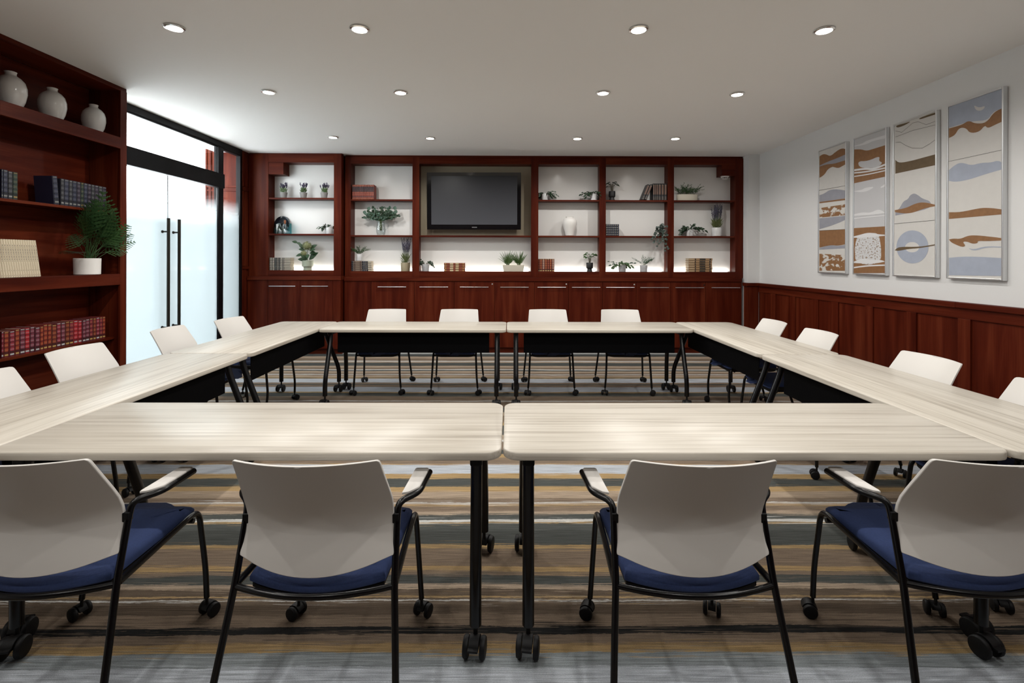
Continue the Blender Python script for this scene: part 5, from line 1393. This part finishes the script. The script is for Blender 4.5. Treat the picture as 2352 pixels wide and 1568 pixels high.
for k in range(40):
    a = rg.uniform(-1, 1)
    p0 = Vector((rg.uniform(-.015, .015), rg.uniform(-.015, .015), 0.06))
    d = Vector((a * 1.6, rg.uniform(-.35, .2), 1.0))
    mid = Vector((a * 0.016, 0, 0.20))
    L = rg.uniform(0.15, 0.22) + 0.07 * abs(a)
    pts = [p0, p0.lerp(mid, .5), mid] + curve(mid, d, L, 0.6, 6)[1:]
    st.tube(pts, 0.0022, 5)
    kind = k % 4
    for j in range(9):
        t = 0.22 + 0.78 * j / 8; i = min(int(t * 6), 5); q = pts[2 + i].lerp(pts[3 + i], t * 6 - i)
        if q.y > 0.07: q.y = 0.07
        if kind == 3:
            for c_ in range(3): bd.lathe([(0.0005, -.004), (0.004, 0), (0.0005, .004)], 5, q + Vector((rg.uniform(-1, 1), rg.uniform(-1, .5), rg.uniform(-1, 1))) * 0.018)
        else:
            add_leaf(bq, q, Vector((rg.uniform(-1, 1) + a * .6, rg.uniform(-.5, .1), rg.uniform(-.5, .8))), rg.uniform(.036, .05), 'oval' if kind == 2 else 'round', [LD, LE, LD, LE][kind], Vector((rg.uniform(-.4, .4), -1, rg.uniform(-.2, .5))))
for (x, z) in ((-0.23, 0.335), (-0.165, 0.39), (-0.19, 0.30), (0.235, 0.40), (0.25, 0.345), (0.225, 0.32)):
    add_leaf(bq, Vector((x - 0.02, -0.03, z - 0.03)), (0.4 if x < 0 else .2, -0.1, 1), 0.062, 'round', LE, Vector((0, -1, .2)))
    st.tube([Vector((x * .55, -.02, .25)), Vector((x - .02, -.03, z - .03))], 0.0018, 5)
st.obj('stems', STEMG, bq); bd.obj('seed_sprays', LEU, bq)
r = plant('potted_fern', 825.5, 2, 3, 'wispy fern in a white pot on top of the brown and navy books', 0.09, z=ztop2 + 0.001)
pot(r, cyl(0.040, 0.042, 0.105), WHP)
feathery(r, 0.10, 41, 24, 0.20, 0.65, LFD, 0.9, 0.015, dens=24, needle=0.03)
r = plant('potted_lavender', 931.5, 2, 3, 'tall dried lavender in a tan cylinder pot in the second bay', 0.09)
pot(r, cyl(0.067, 0.069, 0.135), TANP)
lavender(r, 0.13, 0.065, 0.385, 24, 51, LV, 0.22, 0.40, 0.5)

# --- bay 3
r = plant('potted_plant', 978, 3, 3, 'small leafy plant in a grey pot below the television left edge', 0.1)
pot(r, cyl(0.050, 0.056, 0.11), GRYP)
broad(r, 0.11, 61, 18, 0.042, 0.14, 0.9, 'oval', LD, 1.3, per=4)
r = plant('fern_trough', 1179.5, 3, 3, 'cream rectangular trough with two green ferns below the television', 0.1)
tro = []
for w_, z in ((0.146, 0), (0.149, 0.004), (0.164, 0.098), (0.163, 0.101), (0.156, 0.101), (0.155, 0.088)):
    tro.append([(x, y, z) for x, y in rrect(w_, 0.055 + z * 0.1 - (0.008 if z in (0.088,) else 0), 0.01, 4)])
MB().rings(tro).obj('trough', CRMP, r, smooth=True)
rg = random.Random(71)
for cx_ in (-0.082, 0.082):
    for k in range(30):
        a = rg.uniform(0, 2 * PI); s_ = rg.uniform(0.05, 0.85)
        d = Vector((math.cos(a) * s_, math.sin(a) * s_ * 0.55 - 0.1, 1.0))
        frond(r, Vector((cx_ + rg.uniform(-.02, .02), rg.uniform(-.02, .02), 0.088)), d, rg.uniform(.16, .245) * (1.0 if s_ < 0.7 else .9), 0.25 + 0.4 * s_, LF, 0.085, 9)

# --- bay 4
for pxp, sd, lab in ((1251.5, 81, 'trailing ivy plant in a white pot at the left of the fourth bay top shelf'), (1363.5, 82, 'trailing ivy plant in a dimpled white pot, fourth bay top shelf right')):
    r = plant('potted_vine', pxp, 4, 1, lab, 0.075)
    pot(r, cyl(0.046, 0.051, 0.098), WHP)
    broad(r, 0.098, sd, 17, 0.046, 0.15, 0.55, 'oval', LD, 1.5, per=5)
    broad(r, 0.098, sd + 5, 3, 0.045, 0.19, 0.7, 'oval', LS if sd == 81 else LD, 0.8, dirs=[0.0, 0.15, -0.2] if sd == 81 else [PI, PI - .2, PI + .2], per=5, flat=0.3)
v = empty('vase', (px2x(1308.5, 4, 0.085), YMAIN + 0.085, SH[(4, 2)]), 0, 'white baluster vase in the middle of the fourth bay', 'vase')
MB().lathe([(0.058, 0), (0.064, 0.004), (0.066, 0.02), (0.074, 0.06), (0.094, 0.12), (0.109, 0.175), (0.112, 0.205), (0.106, 0.235), (0.088, 0.258), (0.063, 0.270), (0.054, 0.276), (0.055, 0.284), (0.061, 0.292), (0.059, 0.295), (0.050, 0.286), (0.046, 0.275)], 40).obj('body', MATTEW, v, smooth=True)
def blackpot(px_, bay, lv, lab, seed):
    r = plant('potted_plant', px_, bay, lv, lab, 0.09)
    pot(r, [(0.040, 0), (0.043, 0.003), (0.036, 0.03), (0.034, 0.044), (0.048, 0.056), (0.051, 0.066), (0.051, 0.138), (0.049, 0.141)], BLKPOT)
    rg = random.Random(seed); st = MB()
    for k in range(15):
        a = 2 * PI * k / 15 + rg.uniform(-.2, .2); q = rg.uniform(.25, 1)
        tip = Vector((math.cos(a) * 0.09 * q, math.sin(a) * 0.05 * q, 0.135 + 0.145 - 0.06 * q + rg.uniform(-.01, .02)))
        st.tube([Vector((math.cos(a) * .012, math.sin(a) * .012, .13)), Vector((math.cos(a) * .03 * q, math.sin(a) * .02 * q, .21)), tip], 0.0016, 5)
        add_leaf(r, tip, Vector((math.cos(a), math.sin(a) * .6 - .2, rg.uniform(-.15, .15))), rg.uniform(.05, .068), 'heart', LD if seed % 2 else LG, Vector((0, -.45, 1)))
    st.obj('stems', STEM, r)
blackpot(1354.5, 4, 3, 'small leafy plant in a black footed pot at the fourth bay bottom', 92)
blackpot(1405.5, 5, 1, 'small leafy plant in a black footed pot on the fifth bay top shelf', 93)

# --- bay 5
r = plant('hanging_eucalyptus', 1519, 5, 2, 'trailing eucalyptus spilling over the shelf edge in the fifth bay', 0.06)
pot(r, cyl(0.034, 0.042, 0.085), mat('dark_wood_pot', (0.03, 0.014, 0.008), 0.5))
rg = random.Random(101); st = MB()
for k, (dx_, dz_, L, dr) in enumerate([(-0.9, 0.5, 0.26, 2.2), (-0.6, 0.8, 0.30, 3.6), (-0.3, 0.9, 0.36, 5.0), (0.05, 0.8, 0.42, 5.5), (0.15, 0.7, 0.40, 5.0), (-0.15, 1.0, 0.14, 1.0), (-0.5, 0.9, 0.16, 1.2), (0.2, 0.9, 0.14, 1.0), (-0.75, 0.6, 0.2, 1.6), (-0.1, .9, .3, 4.5)]):
    pts = curve(Vector((0, 0, 0.08)), Vector((dx_, -0.55, dz_)), L, dr, 10)
    for q in pts:
        q.y = max(min(q.y, 0.05), -0.11); q.x = min(q.x, 0.052)
        if q.z < 0.01: q.y = min(q.y, -0.075)
    st.tube(pts, 0.0014, 5)
    for j in range(9):
        t = 0.2 + 0.8 * j / 8; i = min(int(t * 10), 9); q = pts[i].lerp(pts[i + 1], t * 10 - i)
        add_leaf(r, q, Vector((rg.uniform(-1, .7), -.15, rg.uniform(-1, .4))), rg.uniform(.03, .042), 'round', LEU, Vector((rg.uniform(-.4, .4), -1, rg.uniform(0, .5))))
st.obj('stems', STEM, r)
r = plant('potted_plant', 1429.5, 5, 3, 'leafy plant in a grey speckled pot, left of two at the fifth bay bottom', 0.1)
pot(r, cyl(0.052, 0.057, 0.103), GRYP)
broad(r, 0.103, 111, 14, 0.052, 0.16, 0.6, 'oval', LG, 1.2, per=4)
broad(r, 0.103, 112, 4, 0.05, 0.21, 0.5, 'oval', LE, 0.5, dirs=[0.1, PI, 0.2, PI - .1], per=4, flat=0.3)
r = plant('potted_fern', 1478.5, 5, 3, 'wispy asparagus fern in a grey speckled pot at the fifth bay bottom', 0.1)
pot(r, cyl(0.054, 0.056, 0.103), GRYP)
feathery(r, 0.103, 121, 20, 0.23, 0.7, LE, 0.5, 0.02, dirs=[0.2, 0.5, 0.0, PI - .2, 0.9, 1.5], dens=22, needle=0.032)

# --- bay 6
r = plant('fern_trough', 1578, 6, 1, 'long oval cream trough of asparagus fern on the right end bay top shelf', 0.1)
pot(r, [(0.95, 0), (0.97, 0.004), (1.0, 0.09), (0.985, 0.096)], CRMP, 40, False, 0.163, 0.055, 'trough')
MB().lathe([(0.95, 0.088), (0.02, 0.0905)], 30, sx=0.163, sy=0.055).obj('soil', SOIL, r)
feathery(r, 0.098, 131, 50, 0.23, 0.6, LFD, 0.9, 0.12, dens=26, needle=0.032)
r = plant('potted_vine', 1584.5, 6, 2, 'leafy plant in a white pot on the right end bay middle shelf', 0.1)
pot(r, cyl(0.050, 0.056, 0.103), WHP)
broad(r, 0.103, 141, 15, 0.055, 0.16, 0.7, 'oval', LD, 1.3, per=4)
broad(r, 0.103, 142, 2, 0.07, 0.23, 0.5, 'oval', LD, 1.0, dirs=[0.0, 0.1], per=4, flat=0.2)
broad(r, 0.103, 143, 3, 0.05, 0.19, 0.8, 'oval', LG, 1.6, dirs=[PI, PI + .2, PI - .2], per=5, flat=0.3)
r = plant('potted_lavender', 1646.5, 6, 2, 'tall dark lavender in a white cylinder pot at the right end bay', 0.1)
pot(r, cyl(0.073, 0.076, 0.132), WHP)
lavender(r, 0.128, 0.075, 0.37, 32, 151, LV, 0.13, 0.45, 0.55)
